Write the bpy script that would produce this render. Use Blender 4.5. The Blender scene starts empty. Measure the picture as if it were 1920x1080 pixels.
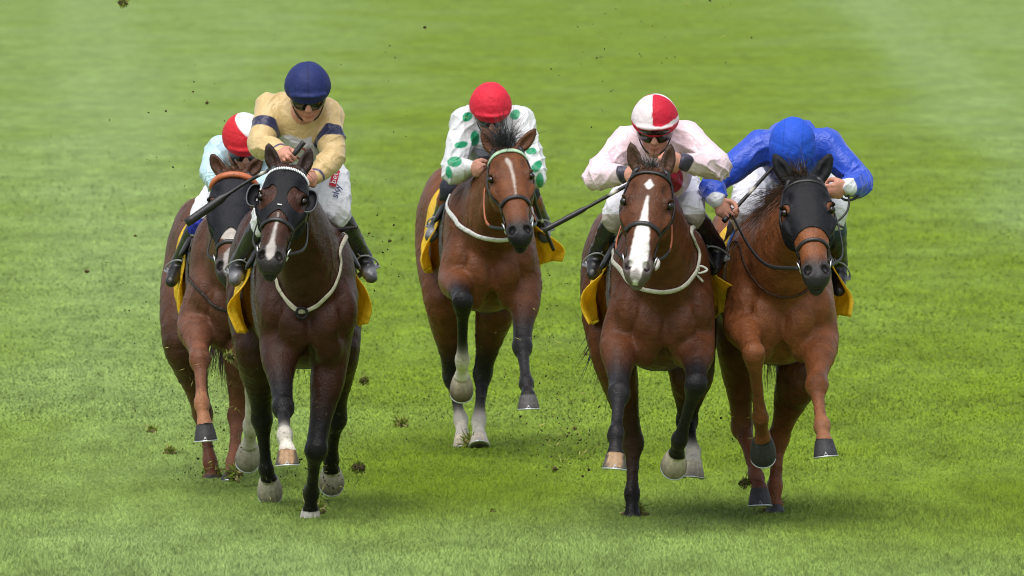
import bpy, math, random
import numpy as np

rng = np.random.default_rng(7)
random.seed(7)
S = bpy.context.scene

# ------------------------------------------------------------------ camera, sky, sun, exposure
F_PX, CAM_H = 19500.0, 3.25            # focal length in pixels of a 1920 wide frame, lens height
PITCH = math.atan(840.0 / F_PX)
cam = bpy.data.cameras.new("camera")
cam.sensor_width = 36.0
cam.lens = 36.0 * F_PX / 1920.0
cam.clip_start, cam.clip_end = 1.0, 3000.0
cam.dof.use_dof = True
cam.dof.focus_distance = 49.3
cam.dof.aperture_fstop = 10.0
cam_o = bpy.data.objects.new("camera", cam)
S.collection.objects.link(cam_o)
cam_o.location = (0, 0, CAM_H)
cam_o.rotation_euler = (math.pi / 2 - PITCH, 0, 0)
S.camera = cam_o

SUN_EL, SUN_AZ = math.radians(66), math.radians(200)     # azimuth of the sun, clockwise from +Y
w = bpy.data.worlds.new("World")
S.world = w
w.use_nodes = True
wn = w.node_tree
sky = wn.nodes.new("ShaderNodeTexSky")
sky.sky_type = 'NISHITA'
sky.sun_disc = False
sky.sun_elevation = SUN_EL
sky.sun_rotation = SUN_AZ
sky.dust_density = 3.0
sky.air_density = 1.0
hsv = wn.nodes.new("ShaderNodeHueSaturation")            # thin even cloud: the blue of the sky mostly greyed out
hsv.inputs["Saturation"].default_value = .38
wn.links.new(sky.outputs[0], hsv.inputs["Color"])
wn.links.new(hsv.outputs[0], wn.nodes["Background"].inputs[0])
wn.nodes["Background"].inputs[1].default_value = 0.135
sun = bpy.data.lights.new("sun", 'SUN')
sun.energy = 1.5
sun.angle = math.radians(55)
sun.color = (1.0, 0.95, 0.88)
sun_o = bpy.data.objects.new("sun", sun)
S.collection.objects.link(sun_o)
_sd = np.array([math.sin(SUN_AZ) * math.cos(SUN_EL), math.cos(SUN_AZ) * math.cos(SUN_EL), math.sin(SUN_EL)])
from mathutils import Vector, Matrix
sun_o.rotation_euler = Vector(-_sd).to_track_quat('-Z', 'Y').to_euler()
sun_o.location = (0, 30, 40)
S.view_settings.view_transform = 'Standard'
S.view_settings.look = 'None'
S.view_settings.exposure = 0.6
S.view_settings.gamma = 1.0
S.cycles.use_denoising = True
S.cycles.max_bounces = 6
S.cycles.pixel_filter_type = 'BLACKMAN_HARRIS'
S.cycles.filter_width = 1.05

# ------------------------------------------------------------------ small maths
V = lambda *a: np.array(a, dtype=float)
def nrm(v):
    v = np.asarray(v, float)
    return v / max(1e-9, np.linalg.norm(v))
_f = V(0, math.cos(PITCH), -math.sin(PITCH))
_u = V(0, math.sin(PITCH), math.cos(PITCH))
CAM = V(0, 0, CAM_H)
def ray(px, py):
    return V(1, 0, 0) * ((px - 960) / F_PX) + _u * (-(py - 540) / F_PX) + _f
def P(px, py, d):
    r = ray(px, py)
    return CAM + r * (d / r[1])
def lin(h):
    h = h.lstrip('#')
    c = [int(h[i:i + 2], 16) / 255 for i in (0, 2, 4)]
    return V(*[x / 12.92 if x <= .04045 else ((x + .055) / 1.055) ** 2.4 for x in c])
def sstep(x, a, b):
    t = np.clip((x - a) / (b - a), 0, 1)
    return t * t * (3 - 2 * t)
_wave = [(rng.normal(size=3), rng.uniform(0, 6.28), rng.normal(size=3)) for _ in range(14)]
def noise(p, scale, seed=0, octaves=2):
    """smooth pseudo noise, about -1..1, from warped plane waves"""
    p = np.asarray(p) * scale
    out, amp, tot = 0, 1.0, 0
    for o in range(octaves):
        s = 0
        for k in range(4):
            a, ph, b = _wave[(seed * 5 + o * 3 + k) % 14]
            s = s + np.sin(p @ a * 1.6 + ph + 1.3 * np.sin(p @ b + ph * 2 + seed))
        out = out + amp * s / 3.0
        tot += amp
        amp *= .5
        p = p * 2.1 + 1.7
    return out / tot
def spline(pts, n):
    """Catmull-Rom through rows of pts, n samples per span"""
    pts = np.asarray(pts, float)
    if pts.ndim == 1: pts = pts[:, None]
    q = np.vstack([2 * pts[:1] - pts[1:2], pts, 2 * pts[-1:] - pts[-2:-1]])
    out = []
    for i in range(1, len(q) - 2):
        t = np.linspace(0, 1, n, endpoint=False)[:, None]
        a, b, c, d = q[i - 1], q[i], q[i + 1], q[i + 2]
        out.append(.5 * (2 * b + (c - a) * t + (2 * a - 5 * b + 4 * c - d) * t ** 2 + (3 * b - a - 3 * c + d) * t ** 3))
    out.append(q[-2:-1])
    return np.vstack(out)

# ------------------------------------------------------------------ implicit bodies (smooth unions) meshed by surface nets
BIG = 1.0
class Body:
    def __init__(self, h):
        self.h, self.ops = h, []
    def _add(self, segs, k, col, sub=False):
        lo = np.min([s[0] for s in segs], 0); hi = np.max([s[1] for s in segs], 0)
        self.ops.append((segs, k, col, sub, lo, hi))
    def ell(self, c, r, R=None, k=.03, col=None, sub=False):
        c, r = np.asarray(c, float), np.asarray(r, float)
        R = np.eye(3) if R is None else np.asarray(R, float)      # rows are the axes
        ext = np.sqrt(((R * r[:, None]) ** 2).sum(0))
        def f(x, y, z):
            x, y, z = x - c[0], y - c[1], z - c[2]
            a = [(R[i, 0] * x + R[i, 1] * y + R[i, 2] * z) / r[i] for i in range(3)]
            k0 = np.sqrt(a[0] ** 2 + a[1] ** 2 + a[2] ** 2)
            k1 = np.sqrt((a[0] / r[0]) ** 2 + (a[1] / r[1]) ** 2 + (a[2] / r[2]) ** 2)
            return k0 * (k0 - 1) / np.maximum(k1, 1e-6)
        self._add([(c - ext, c + ext, f, None)], k, col, sub)
    def chain(self, pts, rad, k=.02, col=None, cols=None, flat=None, n=4, sub=False):
        pts = np.asarray(pts, float); rad = np.asarray(rad, float)
        if n > 1 and len(pts) > 2:
            P_ = spline(pts, n); R_ = spline(rad, n)[:, 0]
            C_ = np.repeat(np.arange(len(pts) - 1), n) + np.tile(np.arange(n) / n, len(pts) - 1)
            C_ = np.append(C_, len(pts) - 1)
        else:
            P_, R_, C_ = pts, rad, np.arange(len(pts)).astype(float)
        R_ = np.maximum(R_, .002)
        cc = None if cols is None else np.array(cols, float)
        segs = []
        if flat is not None:
            fn, ff = nrm(flat[0]), flat[1] - 1
            fc = P_[0]
        for i in range(len(P_) - 1):
            a, b, ra, rb = P_[i], P_[i + 1], R_[i], R_[i + 1]
            if flat is not None:
                a2 = a + ff * ((a - fc) @ fn) * fn; b2 = b + ff * ((b - fc) @ fn) * fn
            else:
                a2, b2 = a, b
            ba = b2 - a2; bb = max(ba @ ba, 1e-9)
            def f(x, y, z, a2=a2, ba=ba, bb=bb, ra=ra, rb=rb):
                if flat is not None:
                    t = ff * ((x - fc[0]) * fn[0] + (y - fc[1]) * fn[1] + (z - fc[2]) * fn[2])
                    x, y, z = x + t * fn[0], y + t * fn[1], z + t * fn[2]
                x, y, z = x - a2[0], y - a2[1], z - a2[2]
                hh = np.clip((x * ba[0] + y * ba[1] + z * ba[2]) / bb, 0, 1)
                return np.sqrt((x - hh * ba[0]) ** 2 + (y - hh * ba[1]) ** 2 + (z - hh * ba[2]) ** 2) - (ra + (rb - ra) * hh)
            m = max(ra, rb)
            c = None
            if cc is not None:
                t = .5 * (C_[i] + C_[i + 1]); j = min(int(t), len(cc) - 2)
                c = cc[j] + (cc[j + 1] - cc[j]) * (t - j)
            segs.append((np.minimum(a, b) - m, np.maximum(a, b) + m, f, c))
        self._add(segs, k, col, sub)
    def loft(self, o, axes, st, k=.03, col=None, e=2.2, shear=None, sub=False):
        """axes rows: along, lateral, up; st rows: t, half width, up min, up max"""
        o, A = np.asarray(o, float), np.asarray(axes, float)
        st = np.asarray(st, float)
        T = spline(st, 12)
        t0, t1 = T[0, 0], T[-1, 0]
        hw = np.maximum(T[:, 1], .01); hv = np.maximum((T[:, 3] - T[:, 2]) / 2, .01); vc = (T[:, 3] + T[:, 2]) / 2
        m = max(hw.max(), np.abs(T[:, 2:]).max())
        pts = np.array([o + A[0] * t0, o + A[0] * t1])
        corners = np.array([o + A[0] * t + A[1] * sx * hw.max() + A[2] * z for t in (t0, t1) for sx in (-1, 1) for z in (T[:, 2].min(), T[:, 3].max())])
        def f(x, y, z):
            x, y, z = x - o[0], y - o[1], z - o[2]
            t = A[0, 0] * x + A[0, 1] * y + A[0, 2] * z
            l = A[1, 0] * x + A[1, 1] * y + A[1, 2] * z
            u = A[2, 0] * x + A[2, 1] * y + A[2, 2] * z
            tc = np.clip(t, t0, t1)
            a = np.interp(tc, T[:, 0], hw); b = np.interp(tc, T[:, 0], hv); c = np.interp(tc, T[:, 0], vc)
            q = (np.abs(l / a) ** e + np.abs((u - c) / b) ** e) ** (1 / e)
            d = (q - 1) * np.minimum(a, b)
            ex = np.abs(t - tc)
            return np.where(ex > 0, np.sqrt(np.maximum(d, 0) ** 2 + ex ** 2) + np.minimum(d, 0) * 0, d)
        self._add([(corners.min(0), corners.max(0), f, None)], k, col, sub)
    @staticmethod
    def _comb(a, b, k, sub):
        if sub:
            h = np.maximum(k - np.abs(a + b), 0) / k
            return np.maximum(a, -b) + h * h * k * .25
        h = np.maximum(k - np.abs(a - b), 0) / k
        return np.minimum(a, b) - h * h * k * .25
    def value(self, p):
        x, y, z = p[:, 0], p[:, 1], p[:, 2]
        D = np.full(len(p), BIG)
        for segs, k, col, sub, lo, hi in self.ops:
            b = segs[0][2](x, y, z)
            for s in segs[1:]: b = np.minimum(b, s[2](x, y, z))
            D = self._comb(D, b, k, sub)
        return D
    def grad(self, p, e=.004):
        g = np.zeros_like(p)
        for i in range(3):
            q = np.zeros(3); q[i] = e
            g[:, i] = self.value(p + q) - self.value(p - q)
        return g / np.maximum(np.linalg.norm(g, axis=1)[:, None], 1e-9)
    def trace(self, p0, d, maxd=1.5, n=70):
        """march rays to the surface; rows p0, d"""
        p0 = np.asarray(p0, float); d = np.asarray(d, float)
        t = np.zeros(len(p0))
        for _ in range(n):
            v = self.value(p0 + d * t[:, None])
            t = np.minimum(t + np.clip(v * .6, -.02, .06), maxd)
        return p0 + d * t[:, None]
    def mesh(self, color=None, smooth=1, base=None, disp=None):
        h = self.h
        add = [o for o in self.ops if not o[3]]
        lo = np.min([o[4] for o in add], 0) - 4 * h; hi = np.max([o[5] for o in add], 0) + 4 * h
        n = np.ceil((hi - lo) / h).astype(int) + 1
        ax = [lo[i] + h * np.arange(n[i]) for i in range(3)]
        D = np.full(n, BIG, np.float32)
        def box(l, u, m):
            i0 = np.maximum(np.floor((l - m - lo) / h).astype(int), 0)
            i1 = np.minimum(np.ceil((u + m - lo) / h).astype(int) + 1, n)
            return i0, i1
        def grids(i0, i1):
            return (ax[0][i0[0]:i1[0], None, None], ax[1][None, i0[1]:i1[1], None], ax[2][None, None, i0[2]:i1[2]])
        for segs, k, col, sub, l, u in self.ops:
            m = k + 2 * h
            i0, i1 = box(l, u, m)
            if np.any(i1 <= i0): continue
            if len(segs) == 1:
                B = segs[0][2](*grids(i0, i1))
            else:
                B = np.full(i1 - i0, BIG)
                for s in segs:
                    j0, j1 = box(s[0], s[1], m)
                    sl = tuple(slice(j0[q] - i0[q], j1[q] - i0[q]) for q in range(3))
                    B[sl] = np.minimum(B[sl], s[2](*grids(j0, j1)))
            sl = tuple(slice(i0[q], i1[q]) for q in range(3))
            D[sl] = self._comb(D[sl], B, k, sub)
        vs, qs = surface_nets(D, lo, h)
        if smooth:
            e = np.vstack([qs[:, [0, 1]], qs[:, [1, 2]], qs[:, [2, 3]], qs[:, [3, 0]]])
            for _ in range(smooth):
                s = np.zeros_like(vs); c = np.zeros(len(vs))
                for q in range(3):
                    s[:, q] = np.bincount(e[:, 0], vs[e[:, 1], q], len(vs)) + np.bincount(e[:, 1], vs[e[:, 0], q], len(vs))
                c = np.bincount(e[:, 0], minlength=len(vs)) + np.bincount(e[:, 1], minlength=len(vs))
                vs = .45 * vs + .55 * s / np.maximum(c, 1)[:, None]
        if disp is not None:
            vs = vs + vnormals(vs, qs) * disp(vs)[:, None]
        cols = self.colours(vs)
        if color is not None: cols = color(vs, cols)
        return vs, qs, cols
    def colours(self, vs, soft=.012):
        W = np.zeros(len(vs)) + 1e-12; C = np.zeros((len(vs), 3))
        for segs, k, col, sub, l, u in self.ops:
            if sub and col is None: continue
            for s in segs:
                c = s[3] if s[3] is not None else col
                if c is None: continue
                m = np.all((vs > s[0] - .06) & (vs < s[1] + .06), axis=1)
                if not m.any(): continue
                p = vs[m]
                d = s[2](p[:, 0], p[:, 1], p[:, 2])
                wgt = np.exp(-np.clip(np.abs(d) if sub else d, -.05, .3) / soft)
                if sub: wgt *= 4
                W[m] += wgt; C[m] += wgt[:, None] * np.asarray(c)
        return C / W[:, None]

def surface_nets(D, lo, h):
    s = D < 0
    n0, n1, n2 = (np.array(D.shape) - 1)
    cnt = np.zeros((n0, n1, n2), np.int8)
    for a in (0, 1):
        for b in (0, 1):
            for c in (0, 1):
                cnt += s[a:a + n0, b:b + n1, c:c + n2]
    act = np.argwhere((cnt > 0) & (cnt < 8))
    idx = np.full((n0, n1, n2), -1, np.int32)
    idx[act[:, 0], act[:, 1], act[:, 2]] = np.arange(len(act))
    co = [(a, b, c) for a in (0, 1) for b in (0, 1) for c in (0, 1)]
    val = np.stack([D[act[:, 0] + a, act[:, 1] + b, act[:, 2] + c] for a, b, c in co], 1).astype(float)
    acc = np.zeros((len(act), 3)); num = np.zeros(len(act))
    for i in range(8):
        for j in range(i + 1, 8):
            ci, cj = np.array(co[i]), np.array(co[j])
            if np.abs(ci - cj).sum() != 1: continue
            m = (val[:, i] < 0) != (val[:, j] < 0)
            t = val[m, i] / (val[m, i] - val[m, j])
            acc[m] += ci + t[:, None] * (cj - ci); num[m] += 1
    vs = lo + h * (act + acc / num[:, None])
    quads = []
    for axis in range(3):
        o = [q for q in range(3) if q != axis]
        A = [slice(None)] * 3; B = [slice(None)] * 3
        A[axis] = slice(0, -1); B[axis] = slice(1, None)
        ch = np.argwhere(s[tuple(A)] != s[tuple(B)])
        ch = ch[(ch[:, o[0]] > 0) & (ch[:, o[1]] > 0) & (ch[:, o[0]] < D.shape[o[0]] - 1) & (ch[:, o[1]] < D.shape[o[1]] - 1)]
        def cell(da, db):
            q = ch.copy(); q[:, o[0]] -= da; q[:, o[1]] -= db
            return idx[q[:, 0], q[:, 1], q[:, 2]]
        Q = np.stack([cell(1, 1), cell(0, 1), cell(0, 0), cell(1, 0)], 1)
        inside = s[ch[:, 0], ch[:, 1], ch[:, 2]]
        if axis == 1: inside = ~inside
        Q[~inside] = Q[~inside][:, ::-1]
        quads.append(Q)
    return vs, np.vstack(quads)

def vnormals(vs, qs):
    a, b, c = vs[qs[:, 0]], vs[qs[:, 1]], vs[qs[:, 2]]
    d = vs[qs[:, -1]]
    fn = np.cross(c - a, d - b) if qs.shape[1] == 4 else np.cross(b - a, c - a)
    N = np.zeros_like(vs)
    for j in range(qs.shape[1]):
        for q in range(3): N[:, q] += np.bincount(qs[:, j], fn[:, q], len(vs))
    return N / np.maximum(np.linalg.norm(N, axis=1)[:, None], 1e-12)

# ------------------------------------------------------------------ linking objects
def raw_mesh(name, vs, faces, cols=None, smooth=True):
    me = bpy.data.meshes.new(name)
    vs = np.asarray(vs, float)
    if isinstance(faces, np.ndarray):
        k = faces.shape[1]
        me.vertices.add(len(vs)); me.vertices.foreach_set("co", vs.ravel())
        me.loops.add(faces.size); me.loops.foreach_set("vertex_index", faces.ravel().astype(np.int32))
        me.polygons.add(len(faces)); me.polygons.foreach_set("loop_start", np.arange(0, faces.size, k, dtype=np.int32))
        me.update(calc_edges=True)
    else:
        me.from_pydata(vs.tolist(), [], faces); me.update()
    me.polygons.foreach_set("use_smooth", np.full(len(me.polygons), smooth))
    if cols is not None:
        at = me.attributes.new("Col", 'FLOAT_COLOR', 'POINT')
        c = np.ones((len(vs), 4)); c[:, :3] = np.clip(cols, 0, 4)
        at.data.foreach_set("color", c.ravel())
    return me
def obj(name, vs, faces, m, parent=None, cols=None, smooth=True, label=None):
    """vs in world coordinates; linked under parent as one mesh object"""
    vs = np.asarray(vs, float)
    loc = np.array(world_loc(parent)) if parent is not None else np.zeros(3)
    if parent is None and name in GROUNDED:
        loc = V(vs[:, 0].mean(), vs[:, 1].mean(), vs[:, 2].min())
    me = raw_mesh(name, vs - loc, faces, cols, smooth)
    me.materials.append(m)
    o = bpy.data.objects.new(name, me)
    S.collection.objects.link(o)
    if parent is not None: o.parent = parent
    else: o.location = loc
    if label: o['label'] = label
    return o
GROUNDED = {'turf_clod', 'whip'}
def world_loc(o):
    p = np.array(o.location)
    while o.parent is not None:
        o = o.parent; p = p + np.array(o.location)
    return p
def thing(name, loc, label, cat, group=None):
    o = bpy.data.objects.new(name, None)
    S.collection.objects.link(o)
    o.empty_display_size = .2
    o.location = loc
    tag(o, label, cat, group)
    return o
def tag(o, label=None, cat=None, group=None, kind=None):
    if label: o['label'] = label
    if cat: o['category'] = cat
    if group: o['group'] = group
    if kind: o['kind'] = kind

# ------------------------------------------------------------------ materials
def mat(name, rough=.6, spec=.4, col=None, attr=False, bump=0, bscale=200, var=.0, vscale=20, metal=0, sheen=0, coat=0, sss=0, bstretch=None, bdist=.01, bwarp=0, thin=0):
    m = bpy.data.materials.new(name); m.use_nodes = True
    N, L = m.node_tree.nodes, m.node_tree.links
    b = N["Principled BSDF"]
    b.inputs["Roughness"].default_value = rough
    b.inputs["Specular IOR Level"].default_value = spec
    b.inputs["Metallic"].default_value = metal
    b.inputs["Sheen Weight"].default_value = sheen
    b.inputs["Coat Weight"].default_value = coat
    if sss:
        b.inputs["Subsurface Weight"].default_value = sss
        b.inputs["Subsurface Radius"].default_value = (.012, .005, .003)
    tc = N.new("ShaderNodeTexCoord")
    src = None
    if attr:
        a = N.new("ShaderNodeAttribute"); a.attribute_name = "Col"; src = a.outputs["Color"]
    else:
        c = N.new("ShaderNodeRGB"); c.outputs[0].default_value = (*col, 1); src = c.outputs[0]
    nz = N.new("ShaderNodeTexNoise"); nz.inputs["Scale"].default_value = vscale; nz.inputs["Detail"].default_value = 5
    L.new(tc.outputs["Object"], nz.inputs["Vector"])
    mr = N.new("ShaderNodeMapRange"); mr.inputs[1].default_value = .3; mr.inputs[2].default_value = .7
    mr.inputs[3].default_value = 1 - var; mr.inputs[4].default_value = 1 + var
    L.new(nz.outputs[0], mr.inputs[0])
    mx = N.new("ShaderNodeMix"); mx.data_type = 'RGBA'; mx.blend_type = 'MULTIPLY'; mx.inputs[0].default_value = 1
    L.new(src, mx.inputs[6])
    cb = N.new("ShaderNodeCombineColor")
    for i in range(3): L.new(mr.outputs[0], cb.inputs[i])
    L.new(cb.outputs[0], mx.inputs[7])
    L.new(mx.outputs[2], b.inputs["Base Color"])
    if bump:
        n2 = N.new("ShaderNodeTexNoise"); n2.inputs["Scale"].default_value = bscale; n2.inputs["Detail"].default_value = 4
        if bstretch:
            mp = N.new("ShaderNodeMapping"); mp.inputs["Scale"].default_value = bstretch
            L.new(tc.outputs["Object"], mp.inputs[0]); L.new(mp.outputs[0], n2.inputs["Vector"])
        else: L.new(tc.outputs["Object"], n2.inputs["Vector"])
        bp = N.new("ShaderNodeBump"); bp.inputs["Strength"].default_value = bump; bp.inputs["Distance"].default_value = bdist; n2.inputs["Distortion"].default_value = bwarp
        L.new(n2.outputs[0], bp.inputs["Height"]); L.new(bp.outputs[0], b.inputs["Normal"])
    if thin:                                                # thin cloth lets some daylight through
        tr = N.new("ShaderNodeBsdfTranslucent"); ms = N.new("ShaderNodeMixShader"); ms.inputs[0].default_value = thin
        L.new(mx.outputs[2], tr.inputs[0]); L.new(b.outputs[0], ms.inputs[1]); L.new(tr.outputs[0], ms.inputs[2])
        L.new(ms.outputs[0], N["Material Output"].inputs[0])
    return m
M = {}
M['coat'] = mat("horse_coat", .35, .17, attr=True, bump=.42, bscale=110, var=.22, vscale=16)
M['hair'] = mat("horse_hair", .5, .4, attr=True, var=.3, vscale=60)
M['silk'] = mat("silks_fabric", .36, .42, attr=True, bump=.5, bscale=20, bdist=.018, bwarp=1.3, var=.05, sheen=.2)
M['breech'] = mat("breeches_fabric", .6, .25, attr=True, bump=.7, bscale=20, bdist=.015, bwarp=1.2, var=.05)
M['skin'] = mat("skin", .5, .4, attr=True, var=.12, vscale=60, sss=.15, bump=.08, bscale=150)
M['boot'] = mat("boot_leather", .32, .5, attr=True, bump=.2, bscale=60, var=.15)
M['helmet'] = mat("helmet_cover", .62, .22, attr=True, bump=.5, bscale=24, bdist=.012, bwarp=1., var=.06)
M['hood'] = mat("hood_cloth", .6, .2, attr=True, bump=.25, bscale=90, var=.18, vscale=40)
M['leather'] = mat("bridle_leather", .4, .5, attr=True, bump=.15, bscale=120, var=.15)
M['cloth'] = mat("saddle_cloth", .55, .3, attr=True, bump=.8, bscale=22, bdist=.02, bwarp=1.4, var=.1)
M['nylon'] = mat("nylon_cloth", .45, .35, attr=True, bump=.6, bscale=22, bdist=.02, bwarp=1.4, var=.06, thin=.4)
M['eye'] = mat("horse_eye", .06, .6, col=lin('140b08'))
M['lens'] = mat("goggle_lens", .1, .7, col=(.006, .006, .007))
M['metal'] = mat("bit_metal", .25, .5, col=(.6, .6, .62), metal=1)
M['hoof'] = mat("hoof_horn", .6, .35, attr=True, bump=.3, bscale=70, var=.2, vscale=50)
M['shoe'] = mat("horseshoe_metal", .38, .5, col=(.62, .64, .66), metal=.7)
M['soil'] = mat("soil", .9, .2, attr=True, bump=.5, bscale=120, var=.4, vscale=60)
M['ink'] = mat("printed_lettering", .6, .3, attr=True)

def turf_material(name, blade):
    m = bpy.data.materials.new(name); m.use_nodes = True
    N, L = m.node_tree.nodes, m.node_tree.links
    b = N["Principled BSDF"]
    b.inputs["Roughness"].default_value = .62 if blade else .8
    b.inputs["Specular IOR Level"].default_value = .12 if blade else .08
    geo = N.new("ShaderNodeNewGeometry")
    sep = N.new("ShaderNodeSeparateXYZ"); L.new(geo.outputs["Position"], sep.inputs[0])
    def noise_n(sx, sy, detail=4, off=0.0):
        mp = N.new("ShaderNodeMapping"); mp.inputs["Scale"].default_value = (sx, sy, 0); mp.inputs["Location"].default_value = (off, off * .7, 0)
        L.new(geo.outputs["Position"], mp.inputs[0])
        t = N.new("ShaderNodeTexNoise"); t.inputs["Scale"].default_value = 1; t.inputs["Detail"].default_value = detail
        L.new(mp.outputs[0], t.inputs["Vector"])
        return t.outputs[0]
    def smooth(src, a, c, lo=0, hi=1):
        r = N.new("ShaderNodeMapRange"); r.interpolation_type = 'SMOOTHSTEP'
        r.inputs[1].default_value, r.inputs[2].default_value, r.inputs[3].default_value, r.inputs[4].default_value = a, c, lo, hi
        L.new(src, r.inputs[0]); return r.outputs[0]
    def math_n(op, a, c):
        n = N.new("ShaderNodeMath"); n.operation = op
        for i, q in enumerate((a, c)):
            if isinstance(q, (int, float)): n.inputs[i].default_value = q
            else: L.new(q, n.inputs[i])
        return n.outputs[0]
    X, Y = sep.outputs[0], sep.outputs[1]
    # mowing bands: pale where the nap leans away, along the course and across the near end
    wob = math_n('MULTIPLY', math_n('SUBTRACT', noise_n(.25, .06, 2, 3.1), .5), 3.0)
    Xw = math_n('ADD', X, wob)
    left = smooth(Xw, .2, -4.5, 0, .58)
    right = smooth(Xw, 2.6, 8.5, 0, .65)
    Yw = math_n('ADD', math_n('ADD', Y, math_n('MULTIPLY', wob, 1.2)), math_n('MULTIPLY', X, .5))
    near = smooth(Yw, 53.5, 45.0, 0, .72)
    far = smooth(Y, 130, 230, 0, .15)
    def band(x0, y0, slope, width, amt):              # roller lines running up the course
        d = math_n('ABSOLUTE', math_n('SUBTRACT', math_n('ADD', X, math_n('MULTIPLY', wob, .25)), math_n('ADD', math_n('MULTIPLY', math_n('SUBTRACT', Y, y0), slope), x0)), 0)
        return smooth(d, width, width * .2, 0, amt)
    lines = math_n('ADD', band(-4.4, 115, -.0435, 1.1, .32), band(5.1, 100, .019, 1.0, .38))
    pale = math_n('MAXIMUM', math_n('MAXIMUM', left, right), math_n('MAXIMUM', near, far))
    pat = math_n('MULTIPLY', math_n('SUBTRACT', noise_n(.55, .16, 5), .5), 1.15)
    pale = math_n('ADD', math_n('ADD', pale, pat), lines)
    pale = smooth(pale, -.25, 1.15)
    mix = N.new("ShaderNodeMix"); mix.data_type = 'RGBA'
    mix.inputs[6].default_value = (*GREEN, 1); mix.inputs[7].default_value = (*PALE, 1)
    L.new(pale, mix.inputs[0])
    # tufts and scuffed patches
    f1 = smooth(noise_n(1.3, .40, 6, 9.0), .3, .7, .88, 1.09)
    f2 = smooth(noise_n(5, .9, 5, 5.0), .3, .7, .84, 1.13)
    f = math_n('MULTIPLY', f1, f2)
    f = math_n('MULTIPLY', f, smooth(noise_n(2.4, 1.1, 3, 14.0), .60, .70, 1.0, .88))      # scuffs and old hoof prints
    if blade:
        a = N.new("ShaderNodeAttribute"); a.attribute_name = "Col"
        sc = N.new("ShaderNodeSeparateColor"); L.new(a.outputs["Color"], sc.inputs[0])
        f = math_n('MULTIPLY', f, sc.outputs[0])
    else:
        f3 = smooth(noise_n(60, 30, 3, 1.0), .3, .7, .8, 1.15)
        f = math_n('MULTIPLY', f, f3)
    cc = N.new("ShaderNodeCombineColor")
    for i in range(3): L.new(f, cc.inputs[i])
    mul = N.new("ShaderNodeMix"); mul.data_type = 'RGBA'; mul.blend_type = 'MULTIPLY'; mul.inputs[0].default_value = 1
    L.new(mix.outputs[2], mul.inputs[6]); L.new(cc.outputs[0], mul.inputs[7])
    L.new(mul.outputs[2], b.inputs["Base Color"])
    if blade:
        vm = N.new("ShaderNodeVectorMath"); vm.operation = 'MULTIPLY_ADD'
        vm.inputs[1].default_value = (.3, .3, .3); vm.inputs[2].default_value = (0, 0, 1)
        L.new(geo.outputs["Normal"], vm.inputs[0])
        v2 = N.new("ShaderNodeVectorMath"); v2.operation = 'NORMALIZE'; L.new(vm.outputs[0], v2.inputs[0])
        L.new(v2.outputs[0], b.inputs["Normal"])
    else:
        bp = N.new("ShaderNodeBump"); bp.inputs["Strength"].default_value = .6; bp.inputs["Distance"].default_value = .05
        L.new(noise_n(14, 5, 5), bp.inputs["Height"]); L.new(bp.outputs[0], b.inputs["Normal"])
    return m
GREEN = V(.130, .203, .008)
PALE = V(.198, .288, .090)
M['turf'] = turf_material("turf_ground", False)
M['blade'] = turf_material("grass_blades", True)

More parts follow.
